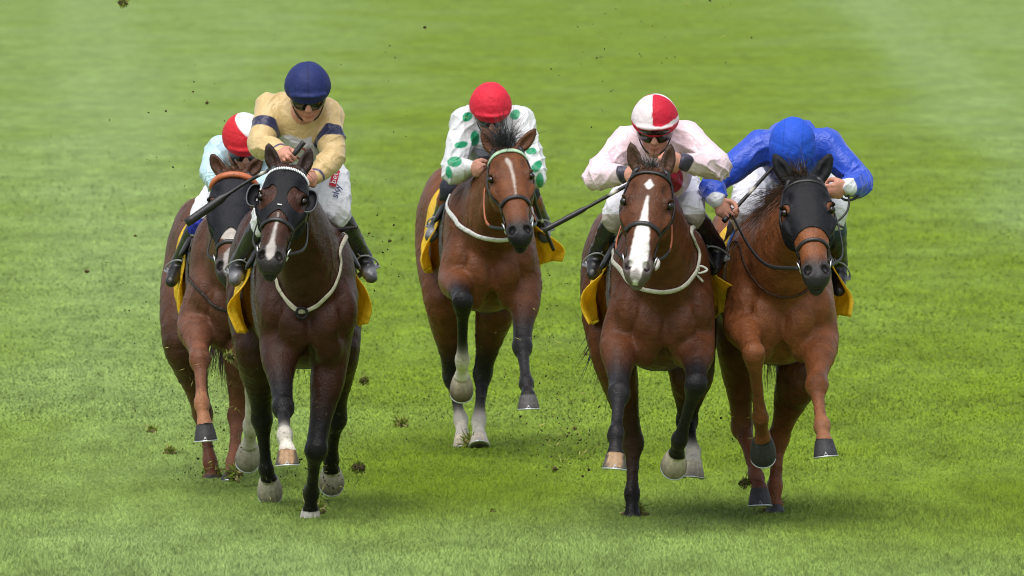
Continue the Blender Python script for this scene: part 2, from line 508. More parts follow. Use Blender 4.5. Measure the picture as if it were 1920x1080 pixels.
# ------------------------------------------------------------------ ground and grass
def build_ground():
    xs = np.array([-900, -60, -20, -8, 0, 8, 20, 60, 900.]); ys = np.array([-300, 0, 40, 60, 90, 150, 300, 800, 2500.])
    vs = [(x, y, 0) for y in ys for x in xs]
    n = len(xs)
    fs = [(j * n + i, j * n + i + 1, (j + 1) * n + i + 1, (j + 1) * n + i) for j in range(len(ys) - 1) for i in range(n - 1)]
    o = obj('ground', vs, fs, M['turf'], smooth=False)
    tag(o, 'flat mown green turf of the racecourse with paler mowing bands', 'ground', kind='structure')
build_ground()
def build_grass():
    r = np.random.default_rng(3)
    rows = []
    for y0, y1, dens, wd in ((44.5, 48, 8200, .0034), (48, 52.5, 6400, .0036), (52.5, 58, 3200, .0052), (58, 66, 1500, .0085), (66, 76, 520, .013), (76, 88, 240, .018), (88, 100, 110, .022), (100, 115, 45, .025)):
        hw = 1010 / F_PX * y1 + .25
        n = int((y1 - y0) * 2 * hw * dens)
        x = r.uniform(-hw, hw, n); y = r.uniform(y0, y1, n)
        rows.append(np.stack([x, y, np.full(n, wd)], 1))
    A = np.vstack(rows); n = len(A)
    base = np.stack([A[:, 0], A[:, 1], np.full(n, -.004)], 1)
    clump = noise(base * V(1, .6, 0), 2.3, 2)
    hgt = r.uniform(.008, .023, n) * np.interp(A[:, 1], [46, 50, 60], [1.15, .85, .8]) * (1 + .25 * clump) 
    tall = r.random(n) < .010
    hgt = np.where(tall, hgt * 1.7, hgt)
    ang = r.uniform(0, 2 * np.pi, n)
    lean = r.uniform(.2, 1.3, n) * hgt
    dirv = np.stack([np.cos(ang), np.sin(ang), np.zeros(n)], 1)
    fa = r.uniform(0, np.pi, n)
    side = np.stack([np.cos(fa), .5 * np.sin(fa), np.zeros(n)], 1) * (A[:, 2] * r.uniform(.6, 1.1, n))[:, None] * .5
    mid = base + dirv * (lean * .35)[:, None] + V(0, 0, 1) * (hgt * .6)[:, None]
    tip = base + dirv * lean[:, None] + V(0, 0, 1) * hgt[:, None]
    vs = np.stack([base - side, base + side, mid + side * .8, mid - side * .8, tip], 1).reshape(-1, 3)
    i = np.arange(n)[:, None] * 5
    tri = np.vstack([i + np.array([[0, 1, 2]]), i + np.array([[0, 2, 3]]), i + np.array([[3, 2, 4]])])
    sh = np.repeat(r.uniform(.84, 1.16, n), 5) * np.tile(V(.88, .88, 1, 1, 1.05), n)  # random tone per blade, with shade at the roots painted into the colour
    o = obj('grass', vs, tri, M['blade'], cols=np.stack([sh] * 3, 1) * 1.55, smooth=False)
    tag(o, 'short mown green grass blades covering the racecourse', 'grass', kind='stuff')
build_grass()

# ------------------------------------------------------------------ straps, tubes, hair
def tube(pts, r, n=3, sides=8, flat=None, nor=None, closed=False):
    """swept tube through pts; r scalar or per point; nor: per point surface normal with flat=(width, thickness)"""
    pts = np.asarray(pts, float)
    if closed:
        pts = np.vstack([pts[-1:], pts, pts[:2]])
    rr = np.full(len(pts), r) if np.isscalar(r) else np.asarray(r, float)
    if closed and not np.isscalar(r): rr = np.concatenate([rr[-1:], rr, rr[:2]])
    Q = spline(pts, n) if n > 1 else pts
    R = spline(rr, n)[:, 0] if n > 1 else rr
    if nor is not None:
        nn = np.asarray(nor, float)
        if closed: nn = np.vstack([nn[-1:], nn, nn[:2]])
        NN = spline(nn, n) if n > 1 else nn
    if closed:
        Q, R = Q[n:-n - 1 + 1][:-1], R[n:-n - 1 + 1][:-1]
        if nor is not None: NN = NN[n:-n - 1 + 1][:-1]
    m = len(Q)
    if closed: T = np.roll(Q, -1, 0) - np.roll(Q, 1, 0)
    else: T = np.gradient(Q, axis=0)
    T /= np.maximum(np.linalg.norm(T, axis=1)[:, None], 1e-9)
    vs = []
    ref = nrm(np.cross(T[0], V(.31, .2, .93)))
    for i in range(m):
        if nor is not None:
            b = nrm(NN[i] - (NN[i] @ T[i]) * T[i]); a = np.cross(b, T[i])
        else:
            ref = nrm(ref - (ref @ T[i]) * T[i]); a = ref; b = np.cross(T[i], a)
        for k in range(sides):
            t = 2 * math.pi * k / sides
            if flat: vs.append(Q[i] + a * flat[0] * R[i] * math.cos(t) + b * flat[1] * R[i] * math.sin(t))
            else: vs.append(Q[i] + R[i] * (a * math.cos(t) + b * math.sin(t)))
    fs = []
    for i in range(m if closed else m - 1):
        j = (i + 1) % m
        for k in range(sides):
            l = (k + 1) % sides
            fs.append((i * sides + k, i * sides + l, j * sides + l, j * sides + k))
    if not closed:
        fs.append(tuple(range(sides))[::-1]); fs.append(tuple((m - 1) * sides + k for k in range(sides)))
    return vs, fs
class Kit:
    """gathers several swept pieces into one mesh of a part"""
    def __init__(self): self.v, self.f, self.c = [], [], []
    def add(self, vf, col):
        v, f = vf; o = len(self.v)
        self.v += [np.asarray(q) for q in v]; self.f += [tuple(o + i for i in q) for q in f]
        col = np.asarray(col, float)
        self.c += [col] * len(v) if col.ndim == 1 else list(col)
        return self
    def build(self, name, m, parent, smooth=True, label=None):
        return obj(name, self.v, self.f, m, parent, cols=np.array(self.c), smooth=smooth, label=label)
def strands(roots, dirs, length, width, col, sag=.3, curl=.1, seed=1, k=5, spread=.25):
    r = np.random.default_rng(seed)
    vs, fs, cs = [], [], []
    for a, d in zip(roots, dirs):
        d = nrm(d + r.normal(size=3) * spread)
        L_ = length * r.uniform(.6, 1.15); wob = r.normal(size=3) * curl
        side = nrm(np.cross(d, V(.1, 1, .2))) * width * r.uniform(.6, 1.2)
        shade = r.uniform(.6, 1.5)
        o = len(vs)
        for i in range(k):
            t = i / (k - 1)
            p = a + d * L_ * t + V(0, 0, -1) * sag * L_ * t * t + wob * L_ * t * t
            wd = side * (1 - t) ** .6
            vs += [p - wd * .5, p + wd * .5]; cs += [col * shade] * 2
        for i in range(k - 1):
            fs.append((o + 2 * i, o + 2 * i + 1, o + 2 * i + 3, o + 2 * i + 2))
    return vs, fs, np.array(cs)

# ------------------------------------------------------------------ horses
def mix_rows(a, m, b):
    return a * (1 - m[:, None]) + np.asarray(b) * m[:, None]
def make_horse(c):
    D = c['D']; col = c['col'];
    body_c, leg_c, dark_c = col['body'], col['leg'], col['points']
    zs = c['zs'] - .735
    xc = P(c['cx'], 600, D)[0]; xh = P(c['hx'], 600, D + 1.3)[0]
    sl = (xh - xc) / 1.3
    T = lambda lx, ly, z: V(xc + sl * ly + lx, D + ly, z + zs)
    W = lambda q: P(q[0], q[1], D + q[2])
    B = Body(.0068)
    ax = [nrm(V(sl, 1, 0)), V(1, 0, 0), V(0, 0, 1)]
    ax[1] = nrm(V(1, -sl, 0))
    st = np.array([[-.03, .07, .92, 1.12], [.05, .15, .84, 1.26], [.15, .20, .77, 1.37], [.35, .235, .735, 1.49], [.6, .262, .74, 1.475],
           [.9, .275, .78, 1.43], [1.15, .272, .85, 1.46], [1.4, .262, .93, 1.47], [1.6, .205, 1.0, 1.40], [1.75, .09, 1.1, 1.28]])
    wd = c.get('wide', 1.0)
    st[:, 1] *= wd
    st[:, 2:] += zs
    B.loft(V(xc, D, 0), ax, st, k=.05, col=body_c, e=2.25)
    for s in (-1, 1):
        # shoulder, point of shoulder, breast, haunch
        B.ell(T(s * .155 * wd, .24, 1.13), (.088, .17, .27), k=.06, col=body_c)
        B.ell(T(s * .165 * wd, .075, 1.02), (.078, .085, .125), k=.05, col=body_c)
        a = nrm(V(s * .5, 0, 1)); bb = nrm(V(1, 0, -s * .5))
        B.ell(T(s * .082 * wd, -.005, .955), (.078, .068, .118), R=[bb, V(0, 1, 0), a], k=.018, col=body_c)
        B.ell(T(s * .10 * wd, .05, .86), (.075, .09, .10), k=.03, col=body_c * .9)
        B.ell(T(s * .15, 1.33, 1.2), (.145, .28, .27), k=.07, col=body_c)
    B.chain([T(0, -.075, 1.14), T(0, -.085, 1.02), T(0, -.07, .90)], [.004, .014, .012], k=.035, col=body_c * .8, n=2, sub=True)
    for s in (-1, 1):
        B.chain([T(s * .20 * wd, -.02, 1.16), T(s * .155 * wd, -.03, 1.02), T(s * .165 * wd, -.0, .9)], [.012, .014, .006], k=.03, n=2, sub=True)
    NTRUNK = len(B.ops)
    # neck
    poll = W(c['poll']); lip_px = c['lips']
    ip = P(lip_px[0], lip_px[1], poll[1]) - poll
    HL = c.get('hl', .60)
    fwd = math.sqrt(max(HL ** 2 - ip @ ip, .01))
    for _ in range(3):
        q = P(lip_px[0], lip_px[1], poll[1] - fwd) - poll
        fwd = math.sqrt(max(HL ** 2 - q[0] ** 2 - q[2] ** 2, .01))
    u = nrm(P(lip_px[0], lip_px[1], poll[1] - fwd) - poll)
    ex = V(1, c.get('yaw', 0), 0); w_ = nrm(ex - (ex @ u) * u)
    v = np.cross(u, w_)
    if v[2] < 0 and v[1] > 0: v = -v
    if v[1] > 0: v = -v
    H = lambda a, b, l: poll + u * a + v * b + w_ * l       # along the face, out of the face, to the image right
    n0, n1 = T(0, .38, 1.13), T(0, .12, 1.24)
    nk = H(.06, -.115, 0)
    nmid = .5 * (n1 + nk) + V(0, 0, .03)
    B.chain([n0, n1, nmid, nk], [.31, .262, .195, .135], k=.06, col=body_c, flat=(V(1, -sl, 0), 1.62), n=4)
    # windpipe and the two muscles beside it, a groove between
    th = H(.13, -.155, 0)
    for s in (-1, 1):
        B.chain([T(s * .05, .0, 1.12), .5 * (T(s * .055, -.06, 1.2) + th + w_ * s * .04), th + w_ * s * .045], [.06, .055, .05], k=.03, col=body_c)
    NN = len(B.ops)
    # head
    hs = np.array([[-.02, .062, -.13, .030], [.03, .078, -.145, .052], [.10, .092, -.165, .060], [.17, .100, -.175, .058], [.25, .088, -.165, .052],
           [.33, .068, -.135, .047], [.42, .056, -.105, .040], [.50, .054, -.092, .032], [.56, .055, -.085, .020], [.595, .042, -.07, .0], [.612, .022, -.055, -.02]])
    hw_ = c.get('hw', 1.0) * 1.17
    hs[:, 1] *= np.interp(hs[:, 0], [.1, .35, .5], [hw_, hw_ * .97, 1.12])
    hs[:, 0] *= HL / .6
    nose_c = col.get('nose', V(.022, .02, .02))
    B.loft(poll, [u, w_, v], hs, k=.035, col=body_c, e=2.5)
    face_R = [u, v, w_]
    kx = HL / .6
    for s in (-1, 1):
        B.ell(H(.19 * kx, -.10, s * .066 * hw_), (.105, .085, .036), R=face_R, k=.03, col=body_c)                 # jowl
        e_ax = nrm(u * 1.0 + w_ * s * .25)
        B.ell(H(.145 * kx, .030, s * .078 * hw_), (.042, .022, .022), R=[u, v, w_], k=.022, col=body_c)           # brow
        B.ell(H(.187 * kx, .030, s * .100 * hw_), (.027, .019, .018), R=face_R, k=.016, sub=True, col=V(.018, .012, .010))
        B.chain([H(.156 * kx, .016, s * .100 * hw_), H(.163 * kx, .034, s * .088 * hw_), H(.185 * kx, .040, s * .078 * hw_), H(.210 * kx, .030, s * .078 * hw_)], [.007, .009, .0085, .006], k=.010, col=body_c * .8)
        B.chain([H(.24 * kx, -.015, s * .088 * hw_), H(.33 * kx, -.02, s * .070 * hw_), H(.40 * kx, -.02, s * .060)], [.018, .013, .008], k=.02, col=body_c)   # crest
        B.ell(H(.125 * kx, .035, s * .075 * hw_), (.03, .02, .02), R=face_R, k=.03, sub=True)                      # hollow above the eye
        B.ell(H(.37 * kx, -.045, s * .082 * hw_), (.09, .035, .018), R=face_R, k=.03, sub=True)                    # hollow of the cheek
        B.ell(H(.545 * kx, .000, s * .040), (.044, .034, .028), R=[nrm(u - w_ * s * .25), v, nrm(w_ + u * s * .25)], k=.02, col=nose_c)   # nostril wing
        B.ell(H(.555 * kx, .030, s * .043), (.031, .034, .0190), R=[nrm(u + w_ * s * .35 - v * .25), v, nrm(w_ - u * s * .35)], k=.010, sub=True, col=V(.012, .008, .008))
    B.ell(H(.575 * kx, -.02, 0), (.034, .036, .044), R=face_R, k=.025, col=nose_c)                          # upper lip
    B.ell(H(.575 * kx, -.085, 0), (.036, .026, .034), R=face_R, k=.02, col=nose_c)                          # lower lip and chin
    B.ell(H(.545 * kx, -.12, 0), (.04, .03, .03), R=face_R, k=.02, col=nose_c)
    B.ell(H(.585 * kx, -.057, 0), (.05, .006, .075), R=face_R, k=.008, sub=True)                            # mouth
    # ears
    ears = []
    for s, key in ((-1, 'earL'), (1, 'earR')):
        tip = W((*c[key], c['poll'][2] + c.get('ear_dy', .02)))
        base = H(-.005, .005, s * .060)
        d = nrm(tip - base); L_ = np.linalg.norm(tip - base)
        face = nrm(V(s * .25, -1, -.05)); face = nrm(face - (face @ d) * d)
        pth = [base, base + d * L_ * .35 + w_ * s * .006, base + d * L_ * .72 + w_ * s * .004, tip]
        ec = col.get('ear', body_c)
        B.chain(pth, [.030, .036, .025, .004], k=.02, cols=[body_c, ec, ec * .8, dark_c], flat=(face, 1.5), n=4)
        B.chain([base + d * L_ * .22 + face * .022, base + d * L_ * .5 + face * .026, base + d * L_ * .85 + face * .018], [.014, .02, .004], k=.008, flat=(face, .9), n=4, sub=True, col=ec * .55)
        ears.append((base, tip, d, face))
    NH = len(B.ops)
    # legs
    joints = {}
    for key in ('FL', 'FR'):
        q = [W(p) for p in c[key]]
        q[3] = q[3] - V(0, 0, c.get('sink', {}).get(key, 0)); q[4] = q[4] - V(0, 0, c.get('sink', {}).get(key, 0))     # planted hoof pressed into the turf
        s = -1 if key == 'FL' else 1
        e_, kn, fe, co = q[:4]
        L1, L2 = kn - e_, fe - kn
        cs = c['legcol'][key]
        top = T(s * .148 * wd, .17, 1.08)
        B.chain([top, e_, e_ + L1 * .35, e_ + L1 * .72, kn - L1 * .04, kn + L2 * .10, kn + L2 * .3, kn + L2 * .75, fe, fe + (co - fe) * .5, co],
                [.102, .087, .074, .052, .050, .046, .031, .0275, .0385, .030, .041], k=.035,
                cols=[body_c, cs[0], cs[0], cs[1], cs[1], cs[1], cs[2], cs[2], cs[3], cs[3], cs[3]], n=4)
        side = nrm(np.cross(L1, V(0, 1, 0)))
        B.ell(e_ + L1 * .28 + side * .02, (.055, .06, .12), R=[side, nrm(np.cross(nrm(L1), side)), nrm(L1)], k=.03, col=cs[0])   # forearm muscle
        B.ell(e_ + L1 * .22 - side * .03, (.045, .06, .11), R=[side, nrm(np.cross(nrm(L1), side)), nrm(L1)], k=.03, col=cs[0])
        B.ell(kn + V(0, -.012, .004), (.054, .044, .056), k=.014, col=cs[1])                                                       # knee cap
        back = nrm(np.cross(nrm(L2), V(1, 0, 0))); back = back if back[1] > 0 else -back
        B.ell(fe + back * .025, (.036, .03, .035), k=.02, col=cs[3])                                                          # back of the fetlock
        joints[key] = q
    for key in ('HL', 'HR'):
        q = [W(p) for p in c[key]]
        q[3] = q[3] - V(0, 0, c.get('sink', {}).get(key, 0)); q[4] = q[4] - V(0, 0, c.get('sink', {}).get(key, 0))
        s = -1 if key == 'HL' else 1
        sti, ho, fe, co = q[:4]
        L1, L2 = ho - sti, fe - ho
        cs = c['legcol'][key]
        hip = T(s * .15, 1.38, 1.2)
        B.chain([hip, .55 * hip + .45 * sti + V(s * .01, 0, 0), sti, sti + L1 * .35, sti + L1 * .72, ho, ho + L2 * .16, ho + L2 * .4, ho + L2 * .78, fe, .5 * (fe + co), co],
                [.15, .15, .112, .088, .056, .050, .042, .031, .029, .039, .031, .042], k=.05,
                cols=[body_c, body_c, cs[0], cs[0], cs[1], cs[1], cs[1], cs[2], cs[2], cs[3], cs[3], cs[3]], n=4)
        B.chain([sti + L1 * .6 + V(0, .05, 0), ho + V(0, .062, .035)], [.022, .024], k=.03, col=cs[1], n=1)                  # point of hock
        B.ell(ho + V(0, -.005, .0), (.053, .055, .062), k=.015, col=cs[1])
        B.ell(fe + V(0, .028, -.004), (.036, .028, .034), k=.02, col=cs[3])
        joints[key] = q
    # markings of the face, in face coordinates
    fm = c['face']
    def paint(vs, cols):
        p = vs - poll
        a, b, l = p @ u / kx, p @ v, p @ w_
        inh = (a > -.04) & (a < .66) & (np.abs(l) < .14) & (b > -.17) & (b < .12)
        jit = noise(vs, 42, 3) * .003
        aj = a + noise(vs, 30, 1) * .008
        cols = np.where((inh & (b < .2))[:, None], cols, cols)
        dk = sstep(aj, .45, .55) * inh * col.get('muzzle_dark', 1.0)
        cols = cols * (1 - dk[:, None]) + nose_c * dk[:, None]
        nosr = inh & (np.abs(np.abs(l) - .043) < .03) & (a > .5) & (b < .03)
        for rows, cc in fm:
            rows = np.array(rows)
            ctr = np.interp(a, rows[:, 0], rows[:, 1]); hw = np.interp(a, rows[:, 0], rows[:, 2], left=-1, right=-1)
            m = sstep(hw - np.abs(l - ctr) + jit, -.006, .006) * (inh & (b > -.055))
            cols = cols * (1 - m[:, None]) + np.asarray(cc) * m[:, None]
        # inside of the nostrils stays dark
        for s in (-1, 1):
            dn = np.linalg.norm(vs - H(.555 * kx, .012, s * .043), axis=1)
            m = sstep(dn, .019, .013)
            cols = cols * (1 - m[:, None]) + V(.008, .006, .006) * m[:, None]
        # dappled coat: slow drift of tone
        f = 1 + .24 * noise(vs, 4.5, 2) + .12 * noise(vs, 13, 4)
        cols = cols * f[:, None]
        # splashes of mud and bits of grass on the breast, belly and legs
        low = sstep(vs[:, 2], 1.25, .5) * c.get('mud', .7)
        s1 = sstep(noise(vs, 130, 5) + .5 * noise(vs, 31, 2), 1.02 - .22 * low, 1.12 - .22 * low) * low
        cols = mix_rows(cols, .75 * s1, V(.10, .085, .05))
        s2 = sstep(noise(vs + 3.1, 120, 1) + .5 * noise(vs, 27, 6), 1.04 - .2 * low, 1.12 - .2 * low) * low
        return mix_rows(cols, .8 * s2, V(.018, .013, .009))
    def relief(v):
        # veins and small muscle strands under the skin
        n1 = noise(v * V(1, 1, .55), 17, 1); n2 = noise(v * V(1, 1, .7), 34, 4)
        return .0030 * sstep(1 - np.abs(n1) * 4, .3, 1) * sstep(noise(v, 4, 2), -.3, .4) + .0016 * n2 + .0010 * noise(v, 75, 3)
    vs, qs, cols = B.mesh(color=paint, smooth=1, disp=relief)
    root = thing('racehorse', T(0, .5, -zs), c['label'], 'horse', 'racehorses galloping across the turf')
    body = obj('body', vs, qs, M['coat'], root, cols=cols)
    N = vnormals(vs, qs)
    # eyes
    for s in (-1, 1):
        ce = H(.187 * kx, .013, s * .0890 * hw_)
        ev, ef = uv_ball(ce, (.0205, .0195, .0185), 16, 11)
        obj('eye', ev, ef, M['eye'], root)
    # hooves
    for key in ('FL', 'FR', 'HL', 'HR'):
        q = joints[key]
        make_hoof(root, q[3], q[4], c['hoofcol'][key], q[2])
    # mane, forelock, tail
    mc = col['mane']
    nr = []
    nd = []
    r = np.random.default_rng(int(D * 10))
    crest = spline([H(-.03, -.05, 0), nmid + V(0, .06, .185), T(0, .22, 1.47)], 26)
    sd = c.get('mane_side', 1)
    for p in crest:
        for _ in range(16):
            nr.append(p + r.normal(size=3) * .012 + V(0, 0, -.014)); nd.append(V(sd * .8, .35, .0 + r.normal() * .2))
    a, b, cc = strands(nr, nd, c.get('mane_len', .10), .005, mc, sag=.8, curl=.3, seed=int(D))
    obj('mane', a, b, M['hair'], root, cols=cc)
    fl = c.get('forelock')
    if fl:
        nr, nd = [], []
        for _ in range(fl[1] * 2):
            nr.append(H(r.uniform(-.03, .02), r.uniform(-.01, .035), r.normal() * .022)); nd.append(np.asarray(fl[0], float))
        a, b, cc = strands(nr, nd, fl[2], .004, fl[3] if len(fl) > 3 else mc, sag=.25, curl=.4, seed=int(D) + 3, spread=.35)
        obj('forelock', a, b, M['hair'], root, cols=cc)
    tl = c['tail']
    nr, nd = [], []
    dock = T(0, 1.70, 1.28)
    tip = W(tl)
    for i in range(420):
        t = r.random()
        p = dock * (1 - t) + (dock * .45 + tip * .55 + V(0, .05, .12)) * t
        nr.append(p + r.normal(size=3) * .022); nd.append(tip - p)
    a, b, cc = strands(nr, nd, max(.3, np.linalg.norm(tip - dock) * .55), .009, mc, sag=.2, curl=.12, seed=int(D) + 8, spread=.03, k=6)
    obj('tail', a, b, M['hair'], root, cols=cc)
    Tk = Body(.01); Tk.ops = B.ops[:NTRUNK]
    Hd = Body(.01); Hd.ops = B.ops[NN:NH]
    Br = Body(.01); Br.ops = B.ops[:NN] + B.ops[NH:NH + 6]
    return dict(root=root, B=B, trunk=Tk, head=Hd, breast=Br, vs=vs, qs=qs, N=N, H=H, T=T, W=W, poll=poll, u=u, v=v, w=w_, kx=kx, D=D, xc=xc, sl=sl, ears=ears, zs=zs)

def uv_ball(c, r, n=16, m=10, R=None):
    R = np.eye(3) if R is None else np.asarray(R)
    vs = [c + R.T @ (np.asarray(r) * V(0, 0, 1))]
    for i in range(1, m):
        for j in range(n):
            t, p = math.pi * i / m, 2 * math.pi * j / n
            vs.append(c + R.T @ (np.asarray(r) * V(math.sin(t) * math.cos(p), math.sin(t) * math.sin(p), math.cos(t))))
    vs.append(c + R.T @ (np.asarray(r) * V(0, 0, -1)))
    fs = [(0, 1 + j, 1 + (j + 1) % n) for j in range(n)]
    for i in range(m - 2):
        for j in range(n):
            a, b = 1 + i * n + j, 1 + i * n + (j + 1) % n
            fs.append((a, a + n, b + n, b))
    o = 1 + (m - 2) * n
    fs += [(o + j, len(vs) - 1, o + (j + 1) % n) for j in range(n)]
    return vs, fs
def make_hoof(root, co, bot, cols, fet):
    """a horn capsule from coronet to ground surface, toe towards the front, with a metal shoe under it"""
    a = nrm(bot - co); L_ = np.linalg.norm(bot - co)
    L_ = max(L_, .068)
    toe = V(0, -1, 0) - (V(0, -1, 0) @ a) * a
    if a[1] > .25: toe = V(0, -.2, -1) - (V(0, -.2, -1) @ a) * a      # trailing hoof: toe hangs down
    toe = nrm(toe); lat = np.cross(a, toe)
    n = 28
    rings = [(-.014, .036, .0), (.0, .0435, .001), (.012, .0465, .003), (.5, .052, .012), (.92, .0575, .021), (1.0, .057, .022)]
    if a[1] > .45: rings = [(-.014, .036, .0), (.0, .045, .001), (.012, .050, .003), (.5, .060, .012), (.85, .064, .018), (1.0, .059, .020)]
    vs, cs = [], []
    top, low = np.asarray(cols[0]), np.asarray(cols[1])
    for i, (t, r, off) in enumerate(rings):
        z = t * L_ if t >= .1 else t
        for k in range(n):
            th = 2 * math.pi * k / n
            x, y = math.sin(th) * r * .99, math.cos(th) * r * 1.05
            if y < -.02: y = -.02 + (y + .02) * .65
            p = co + a * z + toe * (y + off) + lat * x
            vs.append(p)
            streak = .88 + .24 * (.5 + .5 * math.sin(k * 2.7 + 1.3 * math.sin(k)))
            f = 0 if i < 2 else min(1, (t) * 1.4)
            patch = np.asarray(cols[2]) if len(cols) > 2 and y > .02 and abs(x) < .035 and i < 5 else None
            cs.append((top * (1 - f) + low * f) * streak if patch is None else patch * streak)
    fs = [(i * n + k, i * n + (k + 1) % n, (i + 1) * n + (k + 1) % n, (i + 1) * n + k) for i in range(len(rings) - 1) for k in range(n)]
    c0 = len(vs); vs.append(co + a * (L_ - .008) + toe * .02); cs.append(V(.10, .085, .06))
    o = (len(rings) - 1) * n
    fs += [(o + k, o + (k + 1) % n, c0) for k in range(n)]
    fs.append(tuple(range(n)))
    h = obj('hoof', vs, fs, M['hoof'], root, cols=np.array(cs))
    # shoe: an open horseshoe of flat bar with a toe clip
    arc = [math.radians(x) for x in np.linspace(-140, 140, 27)]
    pts = []
    for th in arc:
        x, y = math.sin(th) * .053, math.cos(th) * .0565
        if y < -.02: y = -.02 + (y + .02) * .65
        pts.append(co + a * (L_ + .003) + toe * (y + .022) + lat * x)
    sv, sf = tube(pts, 1.0, n=1, sides=8, flat=(.0075, .0042), nor=[a] * len(pts))
    clip = co + a * (L_ - .004) + toe * (.0565 + .026)
    o = len(sv)
    sv += [clip + lat * .012 + a * .006, clip - lat * .012 + a * .006, clip - a * .016 - toe * .006, clip + lat * .012 + a * .006 - toe * .008, clip - lat * .012 + a * .006 - toe * .008, clip - a * .016 - toe * .012]
    sf += [(o, o + 1, o + 2), (o + 4, o + 3, o + 5), (o, o + 2, o + 5, o + 3), (o + 1, o + 4, o + 5, o + 2)]
    obj('horseshoe', sv, sf, M['shoe'], h)

BAY = dict(body=V(.062, .0235, .0115), leg=V(.02, .015, .014), points=V(.011, .010, .011), mane=V(.016, .013, .013))
W_ = V(.62, .57, .50)
K = V(.0095, .0088, .0095)
HORSES = {}
HORSES['A'] = dict(sink=dict(FR=.025), D=49.55, cx=580, hx=548, zs=.715, wide=.95, poll=(541, 322, -.35), lips=(504, 500), earL=(503, 268), earR=(582, 277), hw=.98,
    col=dict(body=V(.045, .0165, .0085), leg=V(.02, .012, .01), points=K, mane=V(.02, .017, .017), ear=V(.035, .02, .016), nose=V(.030, .026, .025)),
    FL=[(520, 640, .10), (531, 765, -.22), (534, 815, -.42), (538, 846, -.47), (539, 871, -.478)],
    FR=[(622, 660, .12), (592, 845, .0), (584, 925, .22), (582, 948, .28), (581, 972, .3)],
    HL=[(482, 650, 1.0), (491, 785, 1.25), (499, 880, 1.34), (504, 898, 1.38), (507, 922, 1.46)],
    HR=[(632, 652, 1.0), (630, 785, 1.2), (621, 862, 1.42), (621, 882, 1.48), (622, 904, 1.56)],
    face=[([(.30, .0, .003), (.36, .0, .006), (.42, -.002, .007), (.46, -.004, .009), (.50, -.004, .022), (.54, -.004, .024), (.58, -.002, .004)], V(.42, .38, .36))],
    forelock=((.15, -.4, -.4), 60, .09), tail=(560, 700, 1.75), mane_side=-1, mane_len=.07,
    label='dark brown racehorse in a hood with large round eye cups, carrying the gold-clad jockey')
_d = HORSES['A']['col']['body']
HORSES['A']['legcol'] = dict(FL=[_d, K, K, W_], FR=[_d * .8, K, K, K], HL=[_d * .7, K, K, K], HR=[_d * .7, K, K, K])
HORSES['A']['hoofcol'] = dict(FL=(V(.12, .08, .05), V(.10, .085, .07), V(.36, .22, .12)), FR=(V(.5, .47, .42), V(.3, .26, .2)), HL=(V(.42, .38, .30), V(.26, .23, .18)), HR=(V(.42, .38, .30), V(.20, .17, .13)))
HORSES['B'] = dict(sink=dict(HL=.035, HR=.02), D=51.9, cx=447, hx=426, zs=.68, wide=.93, poll=(441, 330, -.3), lips=(428, 520), earL=(397, 288), earR=(491, 294), hw=1.06,
    col=dict(body=V(.098, .040, .021), leg=V(.16, .062, .033), points=V(.03, .02, .016), mane=V(.05, .028, .018), ear=V(.09, .04, .022), nose=V(.05, .045, .045)),
    FL=[(365, 605, .1), (375, 674, -.25), (378, 755, -.42), (384, 798, -.48), (386, 825, -.482)],
    FR=[(450, 640, .1), (470, 700, -.1), (470, 800, .12), (467, 836, .22), (463, 862, .30)],
    HL=[(345, 640, 1.0), (380, 775, 1.2), (394, 866, 1.1), (396, 886, 1.08), (398, 908, 1.05)],
    HR=[(460, 660, 1.0), (446, 778, 1.1), (437, 868, .95), (433, 888, .9), (430, 910, .85)],
    face=[([(.33, 0, .0), (.36, 0, .045), (.39, 0, .05), (.42, 0, .0)], V(.42, .38, .34)), ([(.45, -.0, .0), (.48, -.01, .016), (.56, -.01, .02), (.6, 0, .01)], V(.3, .27, .26))],
    forelock=((-.2, -.2, .1), 90, .09, V(.16, .085, .045)), tail=(426, 720, 1.75), mane_side=-1,
    label='liver chestnut racehorse in a full black hood with orange browband, half hidden at far left')
_d = HORSES['B']['col']['body']
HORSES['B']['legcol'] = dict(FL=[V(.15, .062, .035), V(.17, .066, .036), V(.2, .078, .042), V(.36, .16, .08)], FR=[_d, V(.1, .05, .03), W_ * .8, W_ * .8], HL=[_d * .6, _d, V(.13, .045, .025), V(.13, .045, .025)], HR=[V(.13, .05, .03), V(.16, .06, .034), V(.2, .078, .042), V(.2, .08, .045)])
HORSES['B']['hoofcol'] = {k: (V(.035, .033, .035), V(.04, .038, .04)) for k in ('FL', 'FR', 'HL', 'HR')}
HORSES['B']['hoofcol']['FR'] = (V(.4, .36, .3), V(.25, .22, .18))
